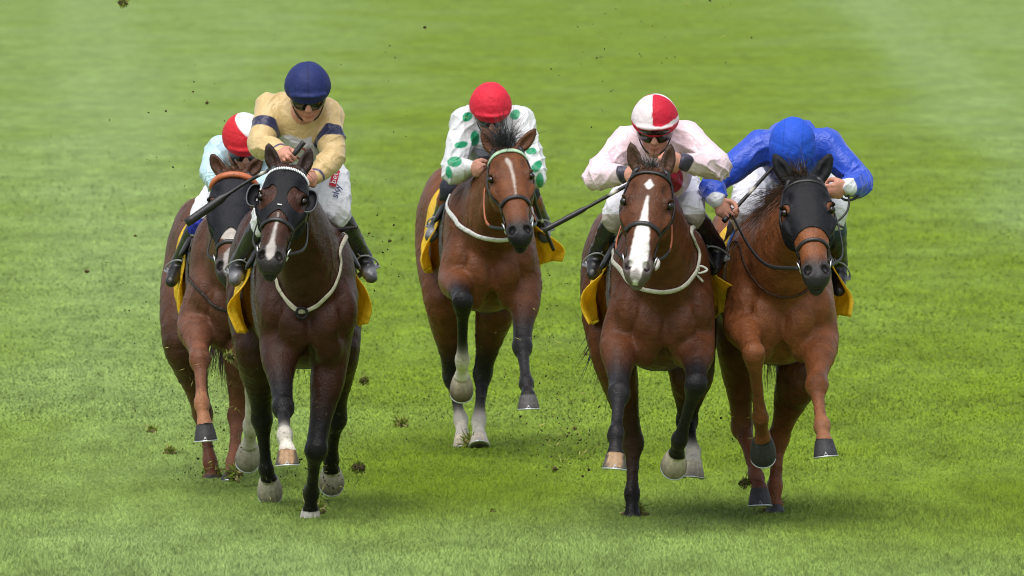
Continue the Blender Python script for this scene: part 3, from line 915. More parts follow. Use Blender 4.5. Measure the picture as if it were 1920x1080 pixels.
HORSES['C'] = dict(sink=dict(HL=.025, HR=.025), D=54.6, cx=923, hx=890, zs=.755, wide=.94, poll=(950, 286, -.35), lips=(977, 450), earL=(903, 243), earR=(1005, 241), hw=1.0,
    col=dict(body=V(.125, .043, .016), leg=V(.1, .035, .015), points=K, mane=V(.02, .02, .023), ear=V(.12, .05, .025), nose=V(.02, .02, .022)),
    FL=[(852, 520, .1), (868, 566, -.32), (867, 676, -.1), (866, 708, .0), (865, 734, .07)],
    FR=[(985, 530, .1), (979, 650, -.15), (987, 718, -.33), (990, 742, -.4), (991, 766, -.405)],
    HL=[(834, 560, 1.0), (848, 705, 1.25), (864, 788, 1.18), (867, 812, 1.12), (869, 838, 1.08)],
    HR=[(930, 570, .95), (905, 700, 1.15), (898, 790, 1.05), (898, 812, 1.0), (899, 832, .96)],
    face=[([(.08, -.012, .0), (.10, -.01, .012), (.12, -.004, .014), (.15, .002, .008), (.20, .008, .006), (.28, .008, .006), (.33, .006, .003)], V(.40, .34, .30))],
    forelock=((-.2, .1, .7), 260, .155, V(.03, .03, .036)), tail=(850, 560, 1.7), mane_side=-1,
    label='bay racehorse with a thin white stripe and pale green browband, galloping alone in the middle')
_d = HORSES['C']['col']['body']
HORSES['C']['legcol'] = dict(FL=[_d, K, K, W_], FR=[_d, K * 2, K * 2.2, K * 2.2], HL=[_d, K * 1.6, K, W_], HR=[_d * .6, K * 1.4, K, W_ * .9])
HORSES['C']['hoofcol'] = dict(FL=(V(.42, .36, .28), V(.12, .085, .06)), FR=(V(.09, .085, .085), V(.08, .075, .075)), HL=(V(.55, .48, .36), V(.4, .35, .25)), HR=(V(.55, .48, .4), V(.45, .4, .32)))
HORSES['D'] = dict(sink=dict(HL=.055), D=48.8, cx=1247, hx=1212, zs=.745, wide=.93, poll=(1222, 325, -.35), lips=(1193, 520), earL=(1182, 266), earR=(1258, 268), hw=1.02,
    col=dict(body=V(.085, .029, .0115), leg=V(.12, .04, .018), points=K, mane=V(.03, .025, .025), ear=V(.10, .05, .03), nose=V(.13, .105, .10), muzzle_dark=.6),
    FL=[(1160, 635, .1), (1161, 738, -.25), (1155, 812, -.45), (1154, 852, -.5), (1152, 879, -.508)],
    FR=[(1306, 640, .1), (1305, 722, -.3), (1274, 826, -.1), (1268, 852, .0), (1261, 872, .07)],
    HL=[(1150, 660, 1.0), (1187, 830, 1.2), (1185, 925, 1.15), (1186, 948, 1.12), (1186, 972, 1.1)],
    HR=[(1296, 690, 1.0), (1288, 790, 1.15), (1300, 848, .95), (1300, 868, .9), (1298, 895, .89)],
    face=[([(.075, 0, .0), (.09, 0, .008), (.11, 0, .022), (.13, 0, .010), (.140, .002, -.006), (.16, .002, -.004), (.175, .002, .003), (.20, .0, .007), (.25, .0, .012), (.30, .0, .018), (.36, .0, .032), (.44, .0, .041), (.52, .0, .042), (.56, .0, .030), (.60, -.004, .022), (.63, -.004, .0)], V(.72, .68, .66)),
          ([(.56, 0, .0), (.58, -.005, .018), (.61, -.005, .02)], V(.34, .30, .30))],
    forelock=((-.1, -.1, .5), 80, .09, V(.06, .055, .055)), tail=(1112, 715, 1.75), mane_side=-1,
    label='bay racehorse with a broad white blaze and no hood, carrying the jockey in pale pink')
_d = HORSES['D']['col']['body']
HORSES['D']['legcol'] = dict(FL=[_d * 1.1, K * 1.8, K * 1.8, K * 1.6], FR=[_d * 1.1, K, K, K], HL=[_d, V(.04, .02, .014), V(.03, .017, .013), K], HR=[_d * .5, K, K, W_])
HORSES['D']['hoofcol'] = dict(FL=(V(.07, .06, .055), V(.12, .1, .085), V(.36, .23, .13)), FR=(V(.46, .4, .3), V(.24, .2, .15)), HL=(K, K), HR=(V(.5, .45, .36), V(.22, .19, .15)))
HORSES['E'] = dict(sink=dict(HR=.045), D=49.2, cx=1467, hx=1438, zs=.75, poll=(1507, 343, -.35), lips=(1533, 527), earL=(1452, 289), earR=(1557, 289), hw=1.05,
    col=dict(body=V(.185, .064, .024), leg=V(.16, .055, .024), points=V(.06, .03, .02), mane=V(.055, .028, .018), ear=V(.018, .018, .02), nose=V(.03, .028, .03)),
    FL=[(1390, 605, .1), (1413, 664, -.32), (1426, 785, -.12), (1430, 824, -.02), (1431, 852, .06)],
    FR=[(1538, 630, .1), (1531, 722, -.25), (1541, 798, -.42), (1545, 827, -.47), (1548, 856, -.478)],
    HL=[(1384, 640, 1.0), (1391, 800, 1.2), (1418, 893, 1.0), (1424, 918, .95), (1425, 948, .94)],
    HR=[(1498, 700, .95), (1460, 820, 1.15), (1453, 912, 1.1), (1453, 936, 1.08), (1453, 960, 1.05)],
    face=[], forelock=((-.6, .15, .5), 160, .12, V(.045, .026, .018)), tail=(1440, 700, 1.75), mane_side=-1, mane_len=.17,
    label='bright chestnut racehorse in a black hood with ear covers, under the jockey in blue')
_d = HORSES['E']['col']['body']
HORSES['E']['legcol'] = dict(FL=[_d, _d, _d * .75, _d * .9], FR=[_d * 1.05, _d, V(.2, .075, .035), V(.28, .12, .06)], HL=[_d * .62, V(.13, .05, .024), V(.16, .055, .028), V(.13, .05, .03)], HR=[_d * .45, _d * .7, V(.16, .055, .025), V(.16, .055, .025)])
HORSES['E']['hoofcol'] = {k: (V(.03, .03, .033), V(.035, .035, .04)) for k in ('FL', 'FR', 'HL', 'HR')}
BUILT = {k: make_horse(c) for k, c in HORSES.items()}

# ------------------------------------------------------------------ tack
def shell(h, field, off, name, m, col, parent=None, thick=.004, src=None, label=None):
    """a cloth cut out of the body surface where field > 0 (metres), lifted by off"""
    vs, qs, N = (h['vs'], h['qs'], h['N']) if src is None else src
    f = field(vs)
    keep = (f[qs] > 0).any(1)
    q = qs[keep]
    ids, inv = np.unique(q, return_inverse=True)
    q = inv.reshape(-1, 4).astype(np.int64)
    p, n = vs[ids].copy(), N[ids]
    for _ in range(3):
        fv = field(p)
        g = np.zeros_like(p)
        for i in range(3):
            e = np.zeros(3); e[i] = .002
            g[:, i] = (field(p + e) - field(p - e)) / .004
        g -= (g * n).sum(1)[:, None] * n
        st = np.where((fv < 0)[:, None], -fv[:, None] * g / np.maximum((g * g).sum(1), .25)[:, None], 0)
        L_ = np.linalg.norm(st, axis=1)[:, None]
        p += st * np.minimum(1, .012 / np.maximum(L_, 1e-9))
    p = p + n * (off(p) if callable(off) else off)[..., None] if callable(off) else p + n * off
    c = np.asarray(col, float)
    cols = np.repeat(c[None], len(p), 0) if c.ndim == 1 else c
    o = obj(name, p, q, m, parent if parent is not None else h['root'], cols=cols, label=label)
    md = o.modifiers.new("thickness", 'SOLIDIFY'); md.thickness = thick; md.offset = -1
    return o
def head_pt(h, rows, off=.006):
    """rows of (a along the face, angle from the face centre in degrees); returns points on the skin and normals"""
    H = h['H']; p0, d = [], []
    for a, ang in rows:
        t = math.radians(ang)
        dirv = h['v'] * math.cos(t) + h['w'] * math.sin(t)
        c = H(a * h['kx'], -.045, 0)
        p0.append(c + dirv * .30); d.append(-dirv)
    p = h['head'].trace(np.array(p0), np.array(d), .32, 34)
    n = h['head'].grad(p)
    return p + n * off, n
def strap(h, rows, wid, col, kit, th=.0045, off=.005):
    p, n = head_pt(h, rows, off)
    kit.add(tube(p, 1.0, n=3, sides=8, flat=(wid, th), nor=n), col)
def ring(c, axis, R, r, n=22, sides=7):
    a = nrm(np.cross(axis, V(.3, .2, .9))); b = np.cross(nrm(axis), a)
    return tube([c + R * (a * math.cos(t) + b * math.sin(t)) for t in np.linspace(0, 2 * math.pi, n, endpoint=False)], r, n=1, sides=sides, closed=True)
BLK = V(.014, .013, .014)
def bridle(h, brow=BLK, nose=BLK, brow_w=.010, nose_w=.012, brow_bead=False, nose_a=.36, brow_fur=0):
    root = h['root']
    k = Kit()
    for s in (-1, 1):
        strap(h, [(.045, s * 62), (.09, s * 78), (.17, s * 92), (.25, s * 93), (.32, s * 92), (.40, s * 94), (.455, s * 92)], .010, BLK, k)     # cheekpiece
        strap(h, [(.05, s * 66), (.03, s * 88), (.10, s * 112), (.17, s * 130), (.2, s * 155), (.21, s * 178)], .008, BLK, k)                       # throat lash
        strap(h, [(nose_a, s * 60), (nose_a + .035, s * 100), (nose_a + .05, s * 135), (nose_a + .055, s * 178)], nose_w * .8, nose, k)
    strap(h, [(.045, -62), (.0, -40), (-.035, -15), (-.035, 15), (.0, 40), (.045, 62)], .011, BLK, k)
    br = k.build('bridle', M['leather'], root)
    b = Kit()
    rows = [(.06, -80), (.052, -62), (.044, -40), (.038, -20), (.036, 0), (.038, 20), (.044, 40), (.052, 62), (.06, 80)]
    if brow_bead:
        strap(h, rows, brow_w, BLK, b)
        p, n = head_pt(h, [(np.interp(t, [r[1] for r in rows], [r[0] for r in rows]), t) for t in np.linspace(-72, 72, 34)], .011)
        for i, q in enumerate(p):
            b.add(uv_ball(q, (.0042, .0042, .009), 6, 5, R=[h['w'], h['v'], h['u']]), V(.75, .78, .8))
    elif brow_fur:
        p, n = head_pt(h, rows, .012)
        b.add(tube(p, 1.0, n=4, sides=12, flat=(brow_fur, brow_fur * .8), nor=n), brow)
    else:
        strap(h, rows, brow_w, brow, b, th=.006)
    b.build('browband', M['leather'], br)
    nb = Kit()
    strap(h, [(nose_a, -64), (nose_a - .006, -40), (nose_a - .014, -15), (nose_a - .014, 15), (nose_a - .006, 40), (nose_a, 64)], nose_w, nose, nb, th=.0065)
    nb.build('noseband', M['leather'], br)
    rings = []
    for s in (-1, 1):
        p, n = head_pt(h, [(.47, s * 98)], .012)
        c = p[0] + V(0, 0, 0)
        kk = Kit().add(ring(c, n[0] + h['u'] * .2, .030, .0042), V(.6, .6, .6))
        kk.add(tube([c + h['u'] * .01, c - n[0] * .03 + h['u'] * .014], .006, n=1), V(.6, .6, .6))
        kk.build('bit_ring', M['metal'], br)
        rings.append(c)
    h['rings'] = rings
    return br
def reins(h, hands, col=BLK, grip=None, sag=.05):
    k = Kit()
    for s, hand in zip((-1, 1), hands):
        a = h['rings'][0 if s < 0 else 1]
        b = np.asarray(hand)
        side = h['w'] * s * .06 + V(0, 0, -sag)
        pts = [a, a * .75 + b * .25 + side, a * .45 + b * .55 + side * .9, b]
        cols = None
        v, f = tube(pts, 1.0, n=8, sides=6, flat=(.0095, .0035), nor=[nrm(V(s, -.4, .1))] * 4)
        c = np.repeat(col[None], len(v), 0)
        if grip is not None: c[len(v) // 3:] = grip
        k.add((v, f), c)
    k.build('reins', M['leather'], h['root'])
def breastplate(h, px, ends, wid, col, ringpx=None, label=None):
    """px: pixels from image left to right where the strap crosses the breast; ends: (y, z) on the flanks"""
    D = h['D']
    tr = [(P(x, y, D - 1.2), ray(x, y) / np.linalg.norm(ray(x, y))) for x, y in px]
    # start past the head so only the breast is met
    st = [h['T'](0, 0, 0)[1] - .22] * len(px)
    p0 = np.array([P(x, y, st_) for (x, y), st_ in zip(px, st)]); d = np.array([t[1] for t in tr])
    p = h['breast'].trace(p0, d, 1.4)
    L_, R_ = [], []
    for s, out in ((-1, L_), (1, R_)):
        for (yy, zz) in ends:
            out.append(h['breast'].trace(np.array([h['T'](s * .6, yy, zz)]), np.array([V(-s, 0, 0)]), .7)[0])
    pts = np.vstack([np.array(L_[::-1]), p, np.array(R_)])
    pts = spline(pts, 7)
    for _ in range(4):
        pts = pts - h['breast'].grad(pts) * h['breast'].value(pts)[:, None] * .8
    n = h['breast'].grad(pts)
    k = Kit().add(tube(pts + n * .007, 1.0, n=1, sides=10, flat=(wid, min(.0065, wid * .5)), nor=n), col)
    if ringpx is not None:
        q = h['breast'].trace(np.array([P(*ringpx, D - .22)]), np.array([ray(*ringpx)]), 1.4); nn = h['breast'].grad(q)
        k.add(ring(q[0] + nn[0] * .024, nn[0], .026, .007), BLK)
        sp = [q[0] + V(-.06, 0, .03), q[0] + V(.07, -.0, .05), q[0] + V(0, -.01, -.12)]
    k.build('breastplate', M['cloth'], h['root'], label=label)
def saddlery(h, cloth, bot, flare, seed, pad=V(.55, .55, .56), edge=None, front=.50):
    """saddle cloth laid over the back with hanging flaps, the saddle on it, the girth"""
    T = h['T']
    ny, na = 40, 121
    A = np.linspace(-1, 1, na)
    vs, cs = [], []
    rays0, dirs, meta = [], [], []
    for i in range(ny):
        y = front + .56 * i / (ny - 1)
        for t in A:
            lim = math.radians(bot[0] if t < 0 else bot[1])
            a = t * lim
            c = T(0, y, 1.16)
            dv = V(math.sin(a), 0, math.cos(a))
            rays0.append(c + dv * .75); dirs.append(-dv); meta.append((i / (ny - 1), abs(t), 1 if t > 0 else -1, a))
    p = trunk_trace(h, np.array(rays0), np.array(dirs))
    r = np.random.default_rng(seed)
    for q, dv, (fi, at, s, a) in zip(p, dirs, meta):
        low = sstep(at, .58, .93)
        fl = flare[0] if s < 0 else flare[1]
        nz = noise(V(fi * 1.0, at * .5, s * 3.0)[None] * .56, 9, seed % 7)[0]
        n2 = noise(V(fi * 1.0, at * .35, s * 3.0)[None] * .56, 26, (seed + 2) % 7)[0]
        fold = math.sin(fi * 30 + at * 5 + seed + 2.2 * nz) * .5 + math.sin(fi * 17 - at * 9 + seed * 2) * .5
        o = .014 + low * fl * ((1.0 - .6 * fi) + 1.0 * max(0, 1 - fi / .3) ** 2) * (1 + .3 * nz) + low * .024 * fold + low * .010 * n2 + .003 * n2
        pos = q - dv * V(1, 0, .12) * o
        if at > .55: pos = pos - V(0, 0, .05 * (at - .55))
        pos = pos + V(0, low * (.03 * nz + .02 * n2), low * .03 * nz)
        pos = pos + V(0, low * .02 * math.sin(at * 11 + seed), 0)
        vs.append(pos)
        cc = cloth * (1 + .05 * n2)
        if edge is not None and at > .955: cc = edge
        cs.append(cc)
    fs = [(i * na + k, i * na + k + 1, (i + 1) * na + k + 1, (i + 1) * na + k) for i in range(ny - 1) for k in range(na - 1)]
    o = obj('saddle_cloth', vs, fs, M['nylon'], h['root'], cols=np.array(cs))
    md = o.modifiers.new("thickness", 'SOLIDIFY'); md.thickness = .004
    # pad that shows in front of the cloth, saddle tree on top
    yy = lambda p: p[:, 1] - h['D']
    def fpad(p):
        z = p[:, 2] - h['zs']
        return np.minimum.reduce([yy(p) - (front - .05), front + .28 - yy(p), z - 1.22])
    shell(h, fpad, .009, 'saddle_pad', M['cloth'], pad, thick=.012)
    B = Body(.009)
    B.chain([T(0, .44, 1.52), T(0, .55, 1.50), T(0, .72, 1.485), T(0, .86, 1.53)], [.05, .075, .085, .06], k=.03, flat=(V(0, 0, 1), 1.9))
    for s in (-1, 1):
        B.chain([T(s * .07, .52, 1.49), T(s * .17, .50, 1.38), T(s * .25, .48, 1.24)], [.055, .06, .05], k=.03, flat=(nrm(V(s, 0, .7)), 3.2))
    v, q, c = B.mesh()
    obj('saddle', v, q, M['boot'], h['root'], cols=np.repeat(BLK[None], len(v), 0))
    def fg(p):
        return np.minimum.reduce([yy(p) - .42, .52 - yy(p), 1.3 - (p[:, 2] - h['zs'])])
    shell(h, fg, .006, 'girth', M['cloth'], V(.10, .10, .10), thick=.008)
def trunk_trace(h, p0, d):
    """rays to the trunk alone, by bisection on a reduced body"""
    B = h['trunk']
    t0 = np.zeros(len(p0)); t1 = np.full(len(p0), .74)
    lo, hi = t0.copy(), t1.copy()
    ts = np.linspace(0, .72, 37)
    first = np.full(len(p0), .72)
    for t in ts[::-1]:
        first = np.where(B.value(p0 + d * t) < 0, t, first)
    lo, hi = np.maximum(first - .02, 0), first
    for _ in range(6):
        m = .5 * (lo + hi); v = B.value(p0 + d * m[:, None]) < 0
        hi = np.where(v, m, hi); lo = np.where(v, lo, m)
    return p0 + d * hi[:, None]
def blinker_cups(h):
    for s in (-1, 1):
        c = h['H'](.190 * h['kx'], .010, s * .118)
        ax1 = nrm(h['w'] * s); ax2 = h['u']; ax3 = nrm(h['v'] * .9 + h['u'] * .25)
        vs, fs = [], []
        n1, n2 = 16, 9
        for i in range(n1):
            t = math.radians(-95 + 190 * i / (n1 - 1))
            for j in range(n2):
                ph = math.radians(2 + 78 * j / (n2 - 1))
                # bowl: rim in the plane facing out of the face, depth away behind the eye
                R1 = math.sin(ph) ** .5
                vs.append(c + ax1 * (.050 * (abs(math.cos(t)) ** .6 if math.cos(t) > 0 else -.3 * abs(math.cos(t))) * R1) + ax2 * (.070 * math.sin(t) * R1) - ax3 * (.044 * math.cos(ph) - .030))
        for i in range(n1 - 1):
            for j in range(n2 - 1):
                fs.append((i * n2 + j, i * n2 + j + 1, (i + 1) * n2 + j + 1, (i + 1) * n2 + j))
        o = obj('eye_cup', vs, fs, M['hood'], h['root'], cols=np.repeat(V(.006, .006, .008)[None], len(vs), 0))
        md = o.modifiers.new("thickness", 'SOLIDIFY'); md.thickness = .004
        rim = [vs[i * n2 + n2 - 1] for i in range(n1)]
        Kit().add(tube(rim, .0042, n=2, sides=6), V(.05, .055, .06)).build('rim', M['leather'], o)
def face_coords(h, p):
    q = p - h['poll']
    return q @ h['u'] / h['kx'], q @ h['v'], q @ h['w']
def hood(h, top, low_c, low_s, eye_r, col=V(.0085, .009, .012), ears=False, seam=True):
    """top: upper edge; low_c/low_s: lower edge at the middle of the face / at the cheeks; eye_r: eye hole radii"""
    def f(p):
        a, b, l = face_coords(h, p)
        t = np.clip(np.abs(l) / .085, 0, 1)
        low = low_c + (low_s - low_c) * t ** 1.6
        m = np.minimum(a - top, low - a)
        m = np.minimum(m, b + .14)
        m = np.minimum(m, .17 - np.abs(l))
        if eye_r:
            for s in (-1, 1):
                ea = np.sqrt(((a - eye_r[2]) / eye_r[0]) ** 2 + ((l - s * eye_r[3]) / eye_r[1]) ** 2)
                m = np.minimum(m, (ea - 1) * min(eye_r[:2]))
        if ears:
            for (base, tip, d, face) in h['ears']:
                t_ = np.clip((p - base) @ d, 0, np.linalg.norm(tip - base))
                m = np.maximum(m, .065 - np.linalg.norm(p - base - t_[:, None] * d, axis=1))
        return m
    return shell(h, f, .005, 'hood', M['hood'], col, thick=.003)

hA, hB, hC, hD, hE = (BUILT[k] for k in 'ABCDE')
YEL = V(1.0, .70, .04)
bridle(hA, brow_bead=True, nose_a=.36)
hood(hA, .04, .285, .40, (.068, .050, .195, .075))
blinker_cups(hA)
lg = head_pt(hA, [(.262, -6), (.262, 6)], .0105)[0]
Kit().add(tube([lg[0], lg[1]], .0035, n=1, sides=6), V(.8, .8, .8)).build('hood_badge', M['leather'], hA['root'])
breastplate(hA, [(513, 512), (524, 540), (541, 565), (563, 584), (590, 574), (610, 556), (628, 530), (637, 495), (636, 468)], [(.42, 1.38)], .012, V(.52, .48, .38), (564, 586))
saddlery(hA, YEL, (137, 133), (.062, .046), 3, pad=V(.03, .16, .14))
bridle(hB, nose_a=.43, brow=V(.48, .13, .05), brow_fur=.017, nose=V(.02, .02, .02))
hood(hB, .055, .335, .46, (.030, .022, .185, .10), col=V(.010, .011, .016))
breastplate(hB, [(350, 480), (370, 540), (400, 572), (440, 585), (470, 570)], [(.3, 1.26)], .008, V(.03, .02, .015))
saddlery(hB, YEL, (148, 120), (.03, .03), 5, pad=V(.05, .07, .2))
bridle(hC, brow=V(.42, .62, .42), brow_w=.013, nose_a=.36)
breastplate(hC, [(852, 408), (862, 422), (887, 437), (912, 446), (940, 449), (962, 446), (985, 432)], [(.42, 1.36)], .014, V(.68, .68, .66))
saddlery(hC, YEL, (128, 124), (.055, .075), 1, pad=V(.03, .03, .08))
bridle(hD, nose_a=.34, nose_w=.012)
breastplate(hD, [(1151, 470), (1160, 500), (1180, 527), (1207, 541), (1240, 546), (1270, 541), (1294, 522), (1306, 500), (1308, 470), (1294, 435)], [(.42, 1.40)], .013, V(.55, .52, .44))
saddlery(hD, YEL, (128, 124), (.062, .075), 4, pad=V(.5, .5, .5))
bridle(hE, nose_a=.40, nose_w=.010)
hood(hE, -.03, .31, .345, (.027, .022, .187, .108), ears=True)
breastplate(hE, [(1385, 455), (1400, 500), (1430, 540), (1466, 556), (1510, 545), (1545, 500)], [(.3, 1.3)], .006, V(.05, .025, .015))
saddlery(hE, YEL, (118, 126), (.03, .062), 6, pad=V(.06, .15, .45))

# ------------------------------------------------------------------ jockeys
SKIN = V(.52, .27, .19)
def add_hand(B, wrist, f0, g, palm_hint, skin, side=1):
    """a fist closed round axis g: f0 forearm direction, palm_hint the way the fingers curl"""
    g = nrm(g); f = nrm(f0 - (f0 @ g) * g); n = np.cross(g, f)
    if n @ palm_hint < 0: n = -n
    B.chain([wrist, wrist + f * .03, wrist + f * .070], [.022, .032, .033], k=.015, col=skin, flat=(n, 1.45))
    B.chain([wrist + f * .045 + g * .026, wrist + f * .045 - g * .026], [.024, .022], k=.012, col=skin, flat=(n, 1.3), n=1)
    lens = [(.040, .026, .020), (.044, .029, .021), (.041, .027, .020), (.033, .021, .018)]
    for j in range(4):
        r = .0098 - .0006 * j
        p = wrist + f * (.078 - .005 * abs(j - 1.2)) + g * (.0295 - .0197 * j) - n * .004
        pts = [p]
        ang = math.radians(28 + 4 * j)
        for L_, da in zip(lens[j], (0, 78, 62)):
            ang += math.radians(da)
            p = p + (f * math.cos(ang) + n * math.sin(ang)) * L_
            pts.append(p)
        B.chain(pts, [r * 1.08, r * 1.02, r * .96, r * .86], k=.0035, col=skin * (1, .93, .93), n=1)
        B.ell(pts[0], (r * 1.15, r * 1.1, r * 1.15), k=.004, col=skin * (1.0, .88, .86))
    tp = [wrist + f * .022 + g * .030 + n * .006, wrist + f * .050 + g * .047 + n * .022, wrist + f * .074 + g * .040 + n * .042, wrist + f * .088 + g * .024 + n * .050]
    B.chain(tp, [.015, .0125, .0115, .0095], k=.006, col=skin, n=2)
    return wrist + f * .085 + n * .030, g
def wrinkle(amp, sc, seed):
    """creases of a thin cloth: warped ridges of several directions that come and go"""
    def d(v):
        out = 0
        for i, (a, fq) in enumerate(((V(.5, .3, .9), 1.0), (V(-.75, .2, .6), 1.25), (V(.95, -.2, .25), .8), (V(.1, .9, -.5), 1.5))):
            ph = (v @ a) * sc * fq * 4.0 + 2.4 * noise(v, 5.5, seed + i) + .8 * noise(v, 15, seed + i + 3)
            g = sstep(noise(v + i * .37, 6.5, seed + 2 * i + 1), -.15, .55)
            out = out + g * ((1 - np.abs(np.sin(ph))) ** 1.7 - .28)
        return np.maximum(-.0045, amp * (out * 1.25 + .15 * noise(v, 24, seed)))
    return d
def make_rider(c):
    h = c['h']; D = h['D']
    W = lambda q: P(q[0], q[1], D + q[2])
    pit, rol, yaw = [math.radians(x) for x in c['look']]
    f = V(math.sin(yaw) * math.cos(pit), -math.cos(yaw) * math.cos(pit), -math.sin(pit))
    r0 = nrm(V(1, 0, 0) - f[0] * f); u0 = np.cross(r0, f); u0 = u0 if u0[2] > 0 or pit > 1.2 else -u0
    if np.cross(f, r0)[2] > 0: u0 = np.cross(f, r0)
    else: u0 = -np.cross(f, r0)
    r_ = r0 * math.cos(rol) + u0 * math.sin(rol); up = u0 * math.cos(rol) - r0 * math.sin(rol)
    hc = W(c['helmet'])
    o = hc - up * .045
    R3 = [r_, f, up]
    pel, nb = W(c['pelvis']), W(c['neck'])
    shL, shR, elL, elR, wrL, wrR = [W(c[k]) for k in ('shL', 'shR', 'elL', 'elR', 'wrL', 'wrR')]
    knL, knR, anL, anR, toL, toR = [W(c[k]) for k in ('knL', 'knR', 'anL', 'anR', 'toL', 'toR')]
    hipL, hipR = pel + V(-.09, -.03, -.01), pel + V(.09, -.03, -.01)
    if 'hipL' in c: hipL = W(c['hipL'])
    if 'hipR' in c: hipR = W(c['hipR'])
    chest = .5 * (shL + shR) + V(0, .06, -.06)
    mid = .5 * (pel + chest) + V(0, 0, .05)
    sk = SKIN * c.get('tone', 1.0)
    # body: one surface from head to feet, mostly under the clothes
    B = Body(.0052)
    B.chain([pel, mid, chest, nb], [.095, .10, .11, .06], k=.04, col=sk)
    B.chain([shL, .5 * (shL + shR) + V(0, .02, 0), shR], [.05, .07, .05], k=.04, col=sk)
    for s, e, w_ in ((shL, elL, wrL), (shR, elR, wrR)):
        B.chain([s, .5 * (s + e), e, .5 * (e + w_), w_], [.045, .036, .028, .026, .024], k=.012, col=sk)
    for a, k_, n_, t in ((hipL, knL, anL, toL), (hipR, knR, anR, toR)):
        B.chain([a, .5 * (a + k_), k_, .6 * k_ + .4 * n_, n_], [.080, .070, .042, .038, .022], k=.02, col=sk)
        B.chain([n_, .3 * n_ + .7 * t], [.020, .014], k=.01, col=sk, n=1)
    B.chain([nb, .6 * nb + .4 * o, o - up * .03 - f * .01], [.062, .055, .056], k=.03, col=sk)
    B.ell(o + up * .025, (.074, .094, .098), R=R3, k=.03, col=sk)
    B.ell(o + f * .028 - up * .050, (.058, .062, .062), R=R3, k=.03, col=sk)
    B.ell(o + f * .070 - up * .098, (.024, .020, .017), R=R3, k=.025, col=sk)
    for s in (-1, 1):
        B.ell(o + f * .058 - up * .022 + r_ * s * .038, (.026, .024, .024), R=R3, k=.02, col=sk * (1, .88, .85))
        B.ell(o + f * .094 + up * .014 + r_ * s * .032, (.019, .016, .013), R=R3, k=.012, sub=True)
        B.ell(o + f * .081 + up * .013 + r_ * s * .032, (.013, .013, .011), R=R3, k=.004, col=V(.3, .25, .22))
        B.ell(o + f * .0965 - up * .036 + r_ * s * .011, (.009, .011, .008), R=R3, k=.008, col=sk)
        B.ell(o - f * .008 - up * .004 + r_ * s * .074, (.012, .024, .032), R=R3, k=.01, col=sk * (1, .85, .8))
    B.chain([o + f * .088 + up * .024, o + f * .100 - up * .005, o + f * .110 - up * .031], [.010, .012, .015], k=.012, col=sk * (1, .92, .9))
    B.ell(o + f * .088 - up * .064, (.025, .012, .0075), R=R3, k=.006, col=sk * (.85, .5, .5))
    B.ell(o + f * .085 - up * .075, (.021, .012, .0075), R=R3, k=.006, col=sk * (.85, .5, .5))
    grips = []
    for k_, w_, e_ in (('L', wrL, elL), ('R', wrR, elR)):
        hd = c['hand' + k_]
        grips.append(add_hand(B, w_, nrm(W(hd[0]) - w_) if len(hd[0]) == 3 and abs(hd[0][0]) > 5 else np.asarray(hd[0], float), np.asarray(hd[1], float), np.asarray(hd[2], float), sk * (1.05, 1, 1)))
    vs, qs, cols = B.mesh(smooth=1)
    root = thing('person', V(pel[0], D + .6, 0), c['label'], 'jockey', 'jockeys riding in the race')
    obj('body', vs, qs, M['skin'], root, cols=cols)
    # silks
    Q = Body(.005)
    base = c['silk']
    Q.chain([.75 * pel + .25 * mid, mid, chest, nb + .25 * (chest - nb)], [.125, .142, .150, .085], k=.05, col=base, flat=(V(0, .45, .9), 1.12))
    if 'drape' in c: Q.ell(W(c['drape']), (.135, .16, .13), k=.06, col=base)
    Q.chain([shL, .5 * (shL + shR) + V(0, .03, .0), shR], [.070, .095, .070], k=.05, col=base)
    for s, e, w_ in ((shL, elL, wrL), (shR, elR, wrR)):
        Q.chain([s, .5 * (s + e), e, .5 * (e + w_), .15 * e + .85 * w_, w_], [.076, .070, .062, .058, .043, .034], k=.03, col=base)
    col_f = c.get('silk_f')
    fr = dict(shL=shL, shR=shR, elL=elL, elR=elR, wrL=wrL, wrR=wrR, nb=nb, chest=chest, pel=pel, W=W, f=f)
    def paint(v, cl):
        return col_f(v, cl, fr) if col_f else cl
    v, q, cl = Q.mesh(smooth=1, disp=wrinkle(c.get('wr', .008), c.get('wrs', 12), c['seed']), color=paint)
    obj('silks', v, q, M['silk'], root, cols=cl)
    # breeches
    Bq = Body(.0065)
    bc = c['breech']
    Bq.ell(pel, (.15, .15, .13), k=.05, col=bc)
    for a, k_, n_ in ((hipL, knL, anL), (hipR, knR, anR)):
        kn = k_ + nrm(n_ - k_) * .05
        Bq.chain([a, .55 * a + .45 * k_, .12 * a + .88 * k_, k_ + nrm(n_ - k_) * .03, k_ + nrm(n_ - k_) * .09], [.120, .105, .082, .066, .050], k=.04, col=bc)
    bf = c.get('breech_f')
    v, q, cl = Bq.mesh(smooth=1, disp=wrinkle(.006, 12, c['seed'] + 1), color=(lambda v, cl: bf(v, cl, fr)) if bf else None)
    N = vnormals(v, q)
    br = obj('breeches', v, q, M['breech'], root, cols=cl)
    # boots
    for k_, n_, t in ((knL, anL, toL), (knR, anR, toR)):
        G = Body(.0055)
        ax = nrm(n_ - k_)
        bcol = c.get('boot', V(.012, .012, .013)); btop = c.get('boot_top', bcol)
        G.chain([k_ + ax * .055, k_ + ax * .12, .5 * (k_ + n_), n_], [.060, .063, .059, .047], k=.02, cols=[btop, btop * .5 + bcol * .5, bcol, bcol])
        heel = n_ + ax * .035 + V(0, .035, 0)
        td = nrm(t - n_)
        G.chain([n_, n_ + ax * .02 + td * .03, t], [.045, .045, .031], k=.02, col=bcol, flat=(ax, 1.15))
        G.chain([heel, n_ + ax * .03], [.026, .03], k=.02, col=bcol, n=1)
        sc = c.get('boot_toe')
